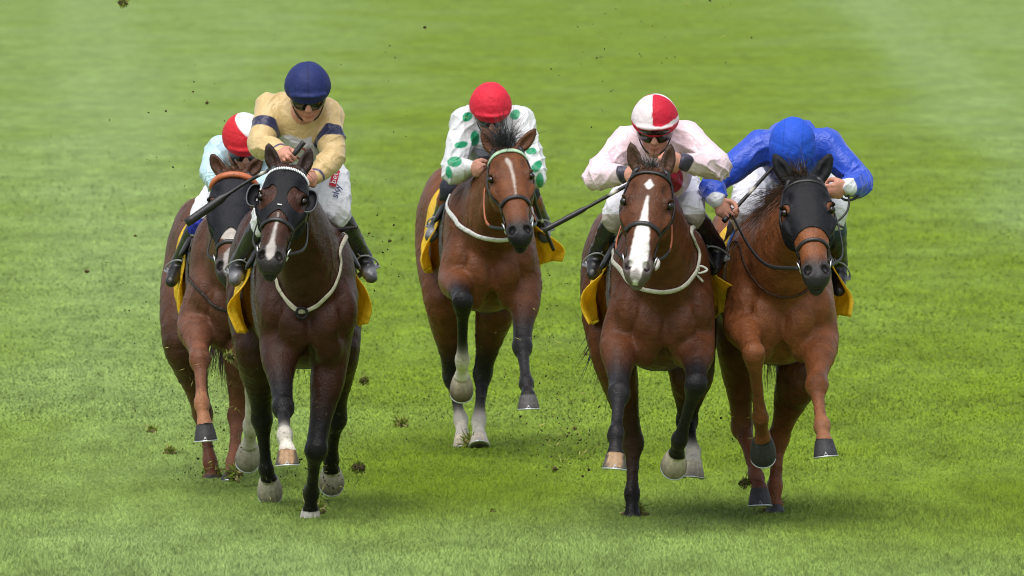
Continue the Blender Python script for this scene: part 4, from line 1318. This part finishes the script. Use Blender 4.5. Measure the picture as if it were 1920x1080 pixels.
        if sc is not None: G.ell(t - td * .03, (.034, .045, .03), k=.01, col=sc)
        v, q, cl = G.mesh(smooth=1, disp=wrinkle(.0018, 22, c['seed']))
        bo = obj('boot', v, q, M['boot'], root, cols=cl)
        # stirrup iron round the foot
        side = nrm(np.cross(ax, td)); m_ = n_ + td * .06 + ax * .03
        arch = [m_ + ax * .015 + side * .055, m_ - ax * .02 + side * .055, m_ - ax * .075 + side * .035, m_ - ax * .10, m_ - ax * .075 - side * .035, m_ - ax * .02 - side * .055, m_ + ax * .015 - side * .055]
        kk = Kit().add(tube(arch, .0045, n=3, sides=6), V(.25, .26, .27))
        kk.add(tube([m_ + ax * .018 + side * .058, m_ + ax * .018 - side * .058], 1.0, n=1, sides=8, flat=(.018, .006), nor=[ax, ax]), V(.22, .22, .24))
        st_top = h['T'](math.copysign(.17, m_[0] - h['xc']), .60, 1.40)
        kk.add(tube([m_ - ax * .10, st_top], 1.0, n=1, sides=6, flat=(.011, .003), nor=[side, side]), c.get('leather', V(.35, .35, .36)))
        kk.build('stirrup', M['leather'], h['root'])
    # goggles, strap, helmet
    G = Kit()
    band = [o + f * (.101 * math.cos(t)) + r_ * (.084 * math.sin(t)) + up * (.002) for t in np.linspace(-1.25, 1.25, 9)]
    nn = [nrm(f * math.cos(t) + r_ * math.sin(t)) for t in np.linspace(-1.25, 1.25, 9)]
    v, fc = tube(band, [.55, .9, 1, 1, .8, 1, 1, .9, .55], n=4, sides=10, flat=(.043, .014), nor=nn)
    G.add((v, fc), V(.006, .006, .007))
    G.build('goggles', M['lens'], root)
    Hm = Body(.0052)
    hcol = c['cap']
    Hm.ell(o + up * .052 - f * .006, (.103, .124, .104), R=R3, k=.02, col=hcol)
    Hm.ell(o + up * .030 - f * .006, (.106, .126, .085), R=R3, k=.03, col=hcol)
    Hm.chain([o + up * .040 + f * .088 - r_ * .075, o + up * .047 + f * .116 - r_ * .035, o + up * .048 + f * .122, o + up * .047 + f * .116 + r_ * .035, o + up * .040 + f * .088 + r_ * .075],
             [.010, .014, .015, .014, .010], k=.02, col=hcol, flat=(up, 1.8))
    Hm.ell(o - up * .500 - f * .10, (.56, .56, .536), R=R3, k=.012, sub=True)
    Hm.ell(o + up * .02 - f * .006, (.094, .113, .10), R=R3, k=.006, sub=True)
    cf = c.get('cap_f')
    def pc(v, cl):
        p = v - o
        a, b, z = p @ r_, p @ f, p @ up
        return cf(a, b, z, cl, v) if cf else cl
    v, q, cl = Hm.mesh(smooth=1, disp=lambda v: c.get('capw', .0022) * noise(v, 26, c['seed']) + .0006 * (1 - 2 * np.abs(noise(v, 34, c['seed'] + 1))), color=pc)
    he = obj('helmet', v, q, M['helmet'], root, cols=cl)
    G = Kit()
    for s in (-1, 1):
        G.add(tube([o + r_ * s * .088 + up * .03 + f * .03, o + r_ * s * .078 - up * .03 + f * .035, o + r_ * s * .045 - up * .095 + f * .055, o - up * .118 + f * .062], 1.0, n=4, sides=6, flat=(.008, .003), nor=[r_ * s, r_ * s, nrm(r_ * s - up), -up]), c.get('chin', BLK))
    G.build('chin_strap', M['leather'], he)
    if c.get('mask'):
        # goggles pushed up on the cap's peak
        kk = Kit()
        band = [o + f * (.119 * math.cos(t)) + r_ * (.098 * math.sin(t)) + up * .031 for t in np.linspace(-.75, .75, 7)]
        nn = [nrm(f * math.cos(t) + r_ * math.sin(t)) for t in np.linspace(-.75, .75, 7)]
        kk.add(tube(band, [.7, 1, 1, .9, 1, 1, .7], n=4, sides=10, flat=(.022, .014), nor=nn), V(.008, .008, .009))
        kk.build('spare_goggles', M['lens'], root)
    c.update(root=root, grips=grips, fr=fr, br=(v, q), breeches=br, o=o, f=f, r=r_, up=up, pts=dict(wrL=wrL, wrR=wrR, knL=knL, knR=knR, hipL=hipL, hipR=hipR))
    return c
def near_seg(p, a, b):
    ab = b - a
    t = np.clip((p - a) @ ab / (ab @ ab), 0, 1)
    return t, np.linalg.norm(p - a - t[:, None] * ab, axis=1)
def mixc(cl, m, col):
    return cl * (1 - m[:, None]) + np.asarray(col) * m[:, None]

GOLD, NAVY = V(.58, .42, .19), V(.012, .012, .055)
def silk_A(v, cl, fr):
    for s, e in ((fr['shL'], fr['elL']), (fr['shR'], fr['elR'])):
        t = (v - s) @ (e - s) / ((e - s) @ (e - s)); _, d = near_seg(v, s, e)
        tors = near_seg(v, fr['nb'], fr['pel'])[1]
        m = sstep(.13 - np.abs(t - .56), 0, .015) * sstep(tors - .6 * d, .085, .10) * (d < .12)
        cl = mixc(cl, m, NAVY)
    for e, w_ in ((fr['elL'], fr['wrL']), (fr['elR'], fr['wrR'])):
        t = (v - e) @ (w_ - e) / ((w_ - e) @ (w_ - e)); _, d = near_seg(v, e, w_)
        cl = mixc(cl, sstep(t, .90, .93) * sstep(t, 1.0, .97) * (d < .07), V(.05, .035, .12))
    # pale race vest showing below the breast, red oval badge on it
    W = fr['W']
    c0 = W((568, 292, .2))
    m = sstep(c0[2] + .105 - v[:, 2] - .10 * np.abs(v[:, 0] - c0[0]) / .1 * 0 - .35 * np.maximum(.0, .06 - np.abs(v[:, 0] - c0[0])) * 1.0, 0, .012) * (np.abs(v[:, 0] - c0[0]) < .15)
    tA = np.minimum(near_seg(v, fr['shL'], fr['elL'])[1], near_seg(v, fr['shR'], fr['elR'])[1])
    tB = np.minimum(near_seg(v, fr['elL'], fr['wrL'])[1], near_seg(v, fr['elR'], fr['wrR'])[1])
    m = m * (np.minimum(tA, tB) > .088)
    cl = mixc(cl, m, V(.64, .62, .68))
    q = W((562, 289, .1))
    d = np.sqrt(((v[:, 0] - q[0]) / .035) ** 2 + ((v[:, 2] - q[2]) / .03) ** 2)
    return mixc(cl, m * sstep(np.abs(d - .85), .22, .1), V(.35, .03, .03))
GRN = V(.0, .27, .115)
def silk_C(v, cl, fr):
    W = fr['W']
    spots = [(876, 219, 10, 8, .6), (966, 215, 9, 10, -.6), (890, 260, 8, 14, 0), (865, 271, 13, 6, .15), (853, 302, 14, 9, .2), (842, 322, 6, 12, .2), (996, 283, 10, 6, 0), (1006, 311, 8, 13, -.7), (1012, 337, 7, 14, 0)]
    for x, y, rx, ry, t in spots:
        q = W((x, y, .15))
        dx, dz = (v[:, 0] - q[0]) * 357, (v[:, 2] - q[2]) * 357
        d = np.sqrt(((dx * math.cos(t) + dz * math.sin(t)) / rx) ** 2 + ((dz * math.cos(t) - dx * math.sin(t)) / ry) ** 2) + .15 * noise(v, 30, 1)
        cl = mixc(cl, sstep(d, 1.08, .94) * (v[:, 1] < q[1] + .25), GRN)
    # more spots over the back and outer arms
    g = np.round(v / .13); off = (g[:, [1, 2, 0]] % 2) * .03
    d = np.linalg.norm((v - g * .13 - off), axis=1)
    cl = mixc(cl, sstep(d, .04, .034) * (v[:, 1] > W((900, 250, .32))[1]), GRN)
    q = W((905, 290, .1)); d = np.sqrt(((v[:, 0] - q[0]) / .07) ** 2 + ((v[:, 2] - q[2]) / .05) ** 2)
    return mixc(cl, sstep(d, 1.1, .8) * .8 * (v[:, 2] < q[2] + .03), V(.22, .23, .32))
PINK, RED = V(.78, .60, .66), V(.50, .012, .035)
def silk_D(v, cl, fr):
    W = fr['W']
    q = W((1263, 338, .1))
    d = np.sqrt(((v[:, 0] - q[0]) / .048) ** 2 + ((v[:, 2] - q[2]) / .066) ** 2)
    arm = np.minimum(near_seg(v, fr['elL'], fr['wrL'])[1], near_seg(v, fr['elR'], fr['wrR'])[1])
    cl = mixc(cl, sstep(d, 1.06, .95) * (arm > .075), V(.36, .006, .03))
    for e, w_ in ((fr['elL'], fr['wrL']), (fr['elR'], fr['wrR'])):
        t = (v - e) @ (w_ - e) / ((w_ - e) @ (w_ - e)); _, dd = near_seg(v, e, w_)
        cl = mixc(cl, sstep(t, .90, .93) * (dd < .06), V(.03, .025, .05))
    return cl
def cap_D(a, b, z, cl, v):
    n = noise(v, 40, 2) * .004
    m = sstep(a + .012 + n, -.002, .002) * sstep(b + .03, -.003, .003) + sstep(-a - .012 - n, -.002, .002) * sstep(-b - .03, -.003, .003)
    cl = mixc(cl, np.clip(m, 0, 1), RED)
    low = sstep(.066 + n * 2 - z, 0, .004) * sstep(z - .042 + n, 0, .006)
    return mixc(mixc(cl, low, V(.72, .62, .66)), sstep(.044 - z, 0, .005) * (a < 0), RED)
def cap_B(a, b, z, cl, v):
    return mixc(cl, sstep(z - .115 + (a * .7), 0, .006), V(.74, .77, .8))
def cap_A(a, b, z, cl, v):
    seam = sstep(np.abs(a), .005, .002) + sstep(np.abs(np.abs(a) - .055 - z * .1), .0035, .001) * .6
    return cl * (1 - .35 * np.clip(seam, 0, 1)[:, None])
def cap_E(a, b, z, cl, v):
    return cl * (1 - .25 * sstep(np.abs(np.abs(a) - .045), .004, .001)[:, None])
def silk_E(v, cl, fr):
    for e, w_ in ((fr['elL'], fr['wrL']), (fr['elR'], fr['wrR'])):
        t = (v - e) @ (w_ - e) / ((w_ - e) @ (w_ - e)); _, dd = near_seg(v, e, w_)
        cl = mixc(cl, sstep(t, .86, .89) * (dd < .06), V(.68, .70, .74))
    return cl
SKYC, BLU = V(.46, .66, .74), V(.012, .065, .50)
def silk_B(v, cl, fr):
    return mixc(cl, sstep(noise(v, 9, 3), .45, .5) * .9, V(.74, .76, .78))
def breech_B(v, cl, fr):
    W = fr['W']
    z = W((380, 424, .45))[2]
    return mixc(cl, sstep(.045 - np.abs(v[:, 2] - z), 0, .006), V(.02, .03, .36))
def breech_C(v, cl, fr):
    return cl
def breech_D(v, cl, fr):
    z = fr['W']((1303, 402, .42))[2]
    return mixc(cl, sstep(z + .005 - v[:, 2], 0, .006), V(.36, .32, .27))
WHITE = V(.70, .71, .74)
RIDERS = {}
def R_(k, **c):
    RIDERS[k] = make_rider(c)
R_('A', h=hA, seed=1, helmet=(577, 161, .12), look=(24, 0, 3), neck=(566, 216, .22), shL=(508, 206, .28), shR=(612, 215, .28), elL=(488, 272, .12), elR=(624, 292, .12),
   wrL=(527, 285, -.06), wrR=(592, 332, -.02), handL=((.35, -.75, .1), (.72, .0, .62), (0, .3, -1)), handR=((-.3, -.75, -.25), (-.2, 0, .9), (-.8, .3, 0)),
   pelvis=(575, 305, .88), hipR=(610, 338, .80), hipL=(545, 338, .80), knL=(500, 412, .42), knR=(628, 396, .42), anL=(452, 490, .66), anR=(678, 482, .70), toL=(441, 526, .54), toR=(696, 520, .58),
   drape=(572, 262, .36), silk=GOLD, silk_f=silk_A, breech=WHITE, cap=V(.016, .026, .115), cap_f=cap_A, boot_toe=V(.3, .3, .33), wr=.008,
   label='jockey in gold silks with navy armbands and navy cap, whip in hand')
R_('B', h=hB, seed=2, helmet=(458, 256, .10), look=(34, 0, 6), neck=(450, 292, .2), shL=(416, 283, .28), shR=(502, 288, .28), elL=(396, 322, .12), elR=(520, 335, .12),
   wrL=(418, 352, -.08), wrR=(470, 352, -.08), handL=((.2, -.8, -.1), (.3, 0, .9), (1, 0, -.3)), handR=((-.2, -.8, -.1), (-.3, 0, .9), (-1, 0, -.3)),
   pelvis=(442, 350, .88), hipL=(418, 380, .8), knL=(381, 414, .42), knR=(500, 415, .42), anL=(340, 490, .68), anR=(535, 490, .68), toL=(321, 528, .56), toR=(548, 528, .56),
   silk=SKYC, silk_f=silk_B, breech=WHITE, breech_f=breech_B, cap=V(.55, .018, .03), cap_f=cap_B, tone=.8,
   label='jockey in pale blue silks and red and white cap, half hidden at far left')
R_('C', h=hC, seed=3, helmet=(920, 196, .12), look=(30, 0, 4), neck=(925, 245, .22), shL=(872, 228, .26), shR=(975, 228, .26), elL=(849, 322, .10), elR=(1003, 330, .10),
   wrL=(884, 313, -.08), wrR=(975, 322, -.08), handL=((.5, -.6, -.05), (.15, -.1, .9), (.6, .3, -.3)), handR=((-.5, -.6, -.1), (-.1, -.1, .9), (-.8, .3, -.3)),
   pelvis=(912, 312, .88), hipL=(890, 340, .8), knL=(849, 354, .42), knR=(985, 358, .42), anL=(829, 408, .66), anR=(1012, 412, .68), toL=(807, 444, .54), toR=(1022, 446, .56),
   drape=(918, 278, .36), silk=V(.64, .65, .67), silk_f=silk_C, breech=V(.02, .022, .035), cap=V(.62, .02, .045), boot_top=V(.3, .01, .02), boot_toe=V(.35, .36, .38), tone=.85,
   label='jockey in white silks with green spots and a plain red cap')
R_('D', h=hD, seed=4, helmet=(1228, 222, .10), look=(22, 0, -2), neck=(1228, 275, .2), shL=(1175, 268, .26), shR=(1285, 256, .26), elL=(1117, 332, .12), elR=(1348, 312, .12),
   wrL=(1172, 325, -.06), wrR=(1281, 303, -.10), handL=((.5, -.55, -.05), (.25, .2, .8), (.5, .4, -.4)), handR=((-.9, -.3, .02), (-.1, -.3, .9), (.2, 1, -.3)),
   pelvis=(1236, 355, .88), hipR=(1272, 362, .8), knL=(1158, 405, .42), knR=(1291, 396, .42), anL=(1124, 474, .66), anR=(1340, 462, .62), toL=(1112, 514, .56), toR=(1340, 505, .50),
   drape=(1244, 326, .38), silk=PINK, silk_f=silk_D, breech=V(.70, .70, .75), breech_f=breech_D, cap=V(.74, .66, .69), cap_f=cap_D, mask=True, wr=.008,
   label='jockey in pale pink silks and quartered red and white cap')
R_('E', h=hE, seed=5, helmet=(1486, 272, -.02), look=(66, 0, -10), neck=(1486, 272, .16), shL=(1425, 275, .22), shR=(1550, 272, .22), elL=(1338, 344, .12), elR=(1612, 342, .12),
   wrL=(1343, 378, .0), wrR=(1588, 352, -.04), handL=((.1, -.25, -.9), (.62, .55, .65), (.6, -.5, 0)), handR=((-.9, -.35, .05), (-.1, -.35, .9), (.2, 1, -.3)),
   pelvis=(1486, 290, .85), hipL=(1425, 340, .75), hipR=(1545, 345, .75), knL=(1398, 402, .42), knR=(1560, 400, .42), anL=(1374, 462, .66), anR=(1570, 490, .66), toL=(1362, 500, .54), toR=(1573, 545, .56),
   silk=BLU, silk_f=silk_E, breech=WHITE, cap=V(.018, .085, .56), cap_f=cap_E, capw=.005, wr=.008, boot_top=V(.015, .05, .16), tone=.95,
   label='jockey in plain royal blue silks and cap, head bowed low')

# ------------------------------------------------------------------ reins, whips
for k, col, grip in (('A', BLK, None), ('B', BLK, None), ('C', BLK, V(.42, .12, .05)), ('D', BLK, V(.40, .11, .045)), ('E', BLK, None)):
    g = RIDERS[k]['grips']
    reins(RIDERS[k]['h'], [g[0][0], g[1][0]], BLK, grip)
def whip(pts, label, flap=.24, wmax=.021):
    pts = np.asarray(pts, float)
    Q = spline(pts, 10); n = len(Q)
    t = np.linspace(0, 1, n)
    r = np.where(t < .22, .0135, np.interp(t, [.22, .26, 1 - flap, 1 - flap + .03, 1], [.0125, .0095, .0085, wmax, wmax]))
    v, f = tube(Q, r, n=1, sides=9)
    c = np.repeat(BLK[None], len(v), 0)
    c[9 * int(.52 * n): 9 * int(.55 * n)] = V(.6, .58, .5)
    o = Kit().add((v, f), c).build('whip', M['leather'], None)
    tag(o, label, 'whip', 'whips carried by the jockeys')
def WP(h, x, y, dy): return P(x, y, h['D'] + dy)
gA = RIDERS['A']['grips'][0]
whip([WP(hA, 570, 266, gA[0][1] - hA['D'] + .01), gA[0], WP(hA, 455, 346, -.12), WP(hA, 349, 419, -.16)], 'black whip slanting down left across the hooded chestnut head')
gD = RIDERS['D']['grips'][0]
whip([gD[0] + V(.06, 0, .05), gD[0], WP(hD, 1110, 384, -.1), WP(hD, 1018, 433, -.14)], 'long black whip pointing down left from behind the white-blazed head', flap=.3, wmax=.013)
gE = RIDERS['E']['grips'][0]
whip([gE[0] - gE[1] * .06, gE[0], gE[0] + gE[1] * .30, gE[0] + gE[1] * .62], 'short dark whip held low in the blue jockey\'s hand', wmax=.013)
gC = RIDERS['C']['grips'][1]
whip([WP(hC, 998, 360, -.12), WP(hC, 1006, 388, -.05), WP(hC, 1022, 430, .05), WP(hC, 1038, 469, .14)], 'thin dark whip hanging beside the yellow cloth of the middle horse', wmax=.010)

# ------------------------------------------------------------------ loose straps and guards
def bits(h, name, px, r, col, m='leather', flat=None, n=6):
    p = [P(x, y, h['D'] + dy) for x, y, dy in px]
    k = Kit().add(tube(p, r if flat is None else 1.0, n=n, sides=8, flat=flat, nor=None if flat is None else [V(.1, -1, .2)] * len(p)), col)
    return k.build(name, M[m], h['root'])
bits(hA, 'loose_strap', [(612, 440, .26), (630, 433, .24), (650, 429, .22), (671, 426, .20)], [.010, .012, .013, .007], BLK)
bits(hD, 'tie_strap', [(1296, 512, .02), (1312, 499, .03), (1326, 506, .03), (1312, 512, .02), (1300, 508, .02), (1318, 528, .04)], .0055, V(.62, .6, .56), 'cloth')
bits(hD, 'tie_strap', [(1283, 425, .18), (1296, 455, .13), (1306, 480, .09), (1308, 508, .06)], 1, V(.6, .59, .57), 'cloth', flat=(.011, .004))
g = head_pt(hD, [(.475, 92)], .016)[0][0]
B_ = Body(.005)
B_.chain([g - hD['u'] * .028, g + hD['w'] * .012, g + hD['u'] * .030 + hD['w'] * .004], [.008, .018, .012], k=.01, flat=(hD['w'], 1.8))
v_, q_, c_ = B_.mesh()
obj('bit_guard', v_, q_, M['cloth'], hD['root'], cols=np.repeat(V(.5, .46, .43)[None], len(v_), 0))
bits(hE, 'rein_loop', [(1572, 350, -.02), (1590, 364, -.03), (1590, 392, -.06), (1574, 412, -.08), (1562, 416, -.08), (1582, 427, -.10)], .0055, BLK)
bits(hE, 'rein_loop', [(1568, 362, -.02), (1585, 375, -.02), (1604, 372, .0), (1612, 362, .02)], .006, BLK)

# ------------------------------------------------------------------ printed marks on clothing
def decal(name, text, px, h, dy, size, ang, mesh_o, col, parent, patch=None, patch_size=None):
    """lettering laid on the front of a garment: every vertex follows the cloth under it"""
    vs0 = np.empty(len(mesh_o.data.vertices) * 3); mesh_o.data.vertices.foreach_get('co', vs0)
    cv = vs0.reshape(-1, 3) + np.array(world_loc(mesh_o))
    c = P(px[0], px[1], h['D'] + dy)
    t = math.radians(ang); ex, ez = V(math.cos(t), 0, math.sin(t)), V(-math.sin(t), 0, math.cos(t))
    def lay(p2, lift):
        out = []
        for a, b in p2:
            q = c + ex * a + ez * b
            d = np.hypot(cv[:, 0] - q[0], cv[:, 2] - q[2])
            near = d < .014
            y = cv[near, 1].min() if near.any() else cv[np.argmin(d), 1]
            out.append(V(q[0], y - lift, q[2]))
        return out
    if patch is not None:
        n, m = 9, 5
        g = [((i / (n - 1) - .5) * patch_size[0], (j / (m - 1) - .5) * patch_size[1]) for i in range(n) for j in range(m)]
        f = [(i * m + j, (i + 1) * m + j, (i + 1) * m + j + 1, i * m + j + 1) for i in range(n - 1) for j in range(m - 1)]
        obj(name + '_patch', lay(g, .0045), f, M['ink'], parent, cols=np.repeat(np.asarray(patch)[None], len(g), 0))
    cu = bpy.data.curves.new("lettering", 'FONT'); cu.body = text; cu.size = size; cu.align_x = 'CENTER'; cu.align_y = 'CENTER'; cu.resolution_u = 3
    to = bpy.data.objects.new("lettering", cu); S.collection.objects.link(to)
    dg = bpy.context.evaluated_depsgraph_get()
    me = bpy.data.meshes.new_from_object(to.evaluated_get(dg))
    p2 = [(v.co.x, v.co.y) for v in me.vertices]; f = [tuple(p.vertices) for p in me.polygons]
    bpy.data.objects.remove(to); bpy.data.curves.remove(cu); bpy.data.meshes.remove(me)
    obj(name, lay(p2, .0075), f, M['ink'], parent, cols=np.repeat(np.asarray(col)[None], len(p2), 0), smooth=False)
brA = RIDERS['A']['breeches']
decal('sponsor_lettering', 'sky', (631, 358), hA, .45, .050, 74, brA, V(.03, .04, .14), brA)
decal('sponsor_lettering', 'bet', (627, 334), hA, .5, .040, 76, brA, V(.8, .78, .78), brA, patch=V(.45, .012, .03), patch_size=(.075, .034))

# ------------------------------------------------------------------ turf thrown up by the hooves
def turf_clod(x, y, d, size, seed, label, ground=False, green=.5):
    r = np.random.default_rng(seed)
    c = P(x, y, d)
    if ground: c[2] = .006
    R = size * (1 if ground else .8)
    v, f = uv_ball(c, (R * .5, R * .4, R * (.12 if ground else .30)), 18, 12)
    v = np.array(v); n = noise(v - c, 2.2 / R * .8, seed % 7)
    v = c + (v - c) * (1 + .7 * n + .45 * noise(v - c, 7 / R * .6, (seed + 1) % 7))[:, None]
    k = Kit()
    soil = V(.085, .066, .03)
    k.add((list(v), f), soil * (1 + .5 * noise(v, 60, 2))[:, None])
    m = int(20 + 90 * green)
    for i in range(m):
        a = r.normal(size=3); a[2] = abs(a[2]) + .4 if ground else a[2]
        a = nrm(a); p = c + a * R * .35
        L_ = R * r.uniform(.25, .75); b = nrm(a + r.normal(size=3) * .9)
        s = nrm(np.cross(b, V(.2, 1, .1))) * min(.0045, R * .09)
        col = (V(.19, .25, .035) if r.random() < .72 else V(.42, .37, .16)) * r.uniform(.6, 1.3)
        q = p + b * L_ * .6; e = p + b * L_ + r.normal(size=3) * L_ * .2
        k.add(([p - s, p + s, q + s * .7, q - s * .7, e], [(0, 1, 2, 3), (3, 2, 4)]), col)
    o = k.build('turf_clod', M['soil'], None, smooth=False)
    tag(o, label, 'clod', 'clods of turf thrown up by the hooves')
CLODS = [
 (672, 877, 50.6, .055, 'ragged grassy clod flying low beside the dark horse\'s right hind hoof', False, 1.),
 (231, 5, 49.5, .045, 'small green clod cut by the top edge at upper left', False, .9),
 (430, 668, 51.2, .05, 'grass tuft hanging in front of the chestnut horse\'s belly', False, 1.),
 (440, 890, 52.6, .10, 'muddy clod bursting around the chestnut horse\'s hind hoof', False, .8),
 (388, 193, 50.5, .018, 'small soil clod in the air above the pale blue jockey', False, .3),
 (797, 51, 52, .018, 'tiny dark clod in the air left of the red capped jockey', False, .1),
 (362, 172, 50.5, .014, 'tiny crumb of soil highest above the chestnut horse', False, .1),
 (163, 509, 51, .020, 'dark clod alone over the pale turf at far left', False, .4),
 (254, 442, 51, .016, 'small black clod left of the black whip\'s tip', False, .1),
 (731, 452, 50, .018, 'small dark clod right of the gold jockey\'s boot', False, .1),
 (692, 438, 50, .015, 'small dark crumb nearest the gold jockey\'s black boot', False, .1),
 (923, 919, 50.2, .022, 'dark soil lump lying on the grass below the middle horse', True, .2),
 (684, 714, 53, .045, 'dry grassy clod low in the air between dark and middle horses', False, 1.),
 (752, 771, 57.5, .07, 'torn tuft of turf lying on the grass left of the middle horse', True, .8),
 (318, 799, 55, .05, 'straw coloured tuft lying left of the chestnut horse\'s hoof', True, 1.),
 (285, 760, 57, .05, 'dark torn tuft lying farthest left behind the chestnut horse', True, .6),
 (1098, 664, 54, .022, 'dark clod in the air left of the blazed horse\'s tail', False, .2),
 (1078, 803, 53, .025, 'dark clod low in the air between middle and blazed horses', False, .3),
 (1040, 880, 51.5, .03, 'broken clod just above the grass left of the blazed horse\'s hoof', False, .4),
 (1398, 905, 50.2, .055, 'dark crumbling clod behind the right chestnut\'s lifted hind hoof', False, .6),
 (590, 935, 50.1, .10, 'ridge of torn turf pushed up by the dark horse\'s planted hoof', True, .9),
 (1190, 968, 50.0, .09, 'torn turf around the blazed horse\'s planted hind hoof', True, .9),
 (1452, 958, 50.3, .09, 'torn turf around the right chestnut\'s planted hind hoof', True, .9),
 (398, 906, 53.0, .08, 'torn turf around the left chestnut\'s planted hind hoof', True, .9),
 (884, 838, 55.6, .10, 'torn turf around the middle horse\'s white hind feet', True, .9)]
for i, (x, y, d, sz, lb, gr, g) in enumerate(CLODS): turf_clod(x, y, d, sz, 40 + i, lb, gr, g)
def flying_dirt():
    r = np.random.default_rng(21)
    rows = []
    def spray(n, cx, cy, sx, sy, d0, d1, s0, s1):
        for _ in range(n): rows.append((r.normal(cx, sx), r.normal(cy, sy), r.uniform(d0, d1), r.uniform(s0, s1)))
    spray(260, 1060, 830, 42, 55, 52, 55, .003, .011)
    spray(110, 1010, 640, 45, 90, 53, 55, .003, .009)
    spray(240, 430, 850, 55, 55, 52, 53.5, .003, .011)
    spray(120, 400, 730, 40, 80, 51, 52.5, .002, .008)
    spray(130, 600, 890, 50, 40, 50, 51, .003, .010)
    spray(50, 1390, 860, 40, 60, 49.5, 51, .003, .010)
    spray(50, 880, 800, 60, 40, 55, 56, .003, .010)
    spray(40, 380, 720, 50, 100, 51, 53, .003, .009)
    spray(30, 690, 470, 40, 60, 49.5, 51.5, .004, .011)
    spray(22, 380, 260, 70, 90, 50, 53, .004, .010)
    spray(26, 1230, 60, 90, 45, 49, 53, .004, .010)
    spray(24, 1120, 170, 70, 70, 50, 54, .003, .009)
    spray(24, 760, 180, 130, 90, 52, 55, .003, .008)
    spray(30, 330, 560, 80, 110, 51, 54, .003, .009)
    vs, fs, cs = [], [], []
    for x, y, d, s in rows:
        c = P(x, y, d)
        if c[2] < .015: continue
        straw = r.random() < .4
        ax = nrm(r.normal(size=3)); a2 = nrm(np.cross(ax, r.normal(size=3))); a3 = np.cross(ax, a2)
        l = (s * r.uniform(1.6, 3.6), s * .18, s * .12) if straw else (s * r.uniform(.5, 1), s * r.uniform(.35, .8), s * r.uniform(.35, .7))
        col = V(.36, .36, .10) * r.uniform(.6, 1.2) if straw else V(.04, .028, .015) * r.uniform(.5, 1.6)
        o = len(vs)
        for q in (ax * l[0], -ax * l[0], a2 * l[1], -a2 * l[1], a3 * l[2], -a3 * l[2]): vs.append(c + q + r.normal(size=3) * s * .15); cs.append(col)
        for t in ((0, 2, 4), (2, 1, 4), (1, 3, 4), (3, 0, 4), (2, 0, 5), (1, 2, 5), (3, 1, 5), (0, 3, 5)): fs.append(tuple(o + i for i in t))
    o = obj('flying_dirt', vs, fs, M['soil'], cols=np.array(cs), smooth=False)
    tag(o, 'specks of dark soil and dry grass flying in the air', 'dirt', kind='stuff')
flying_dirt()
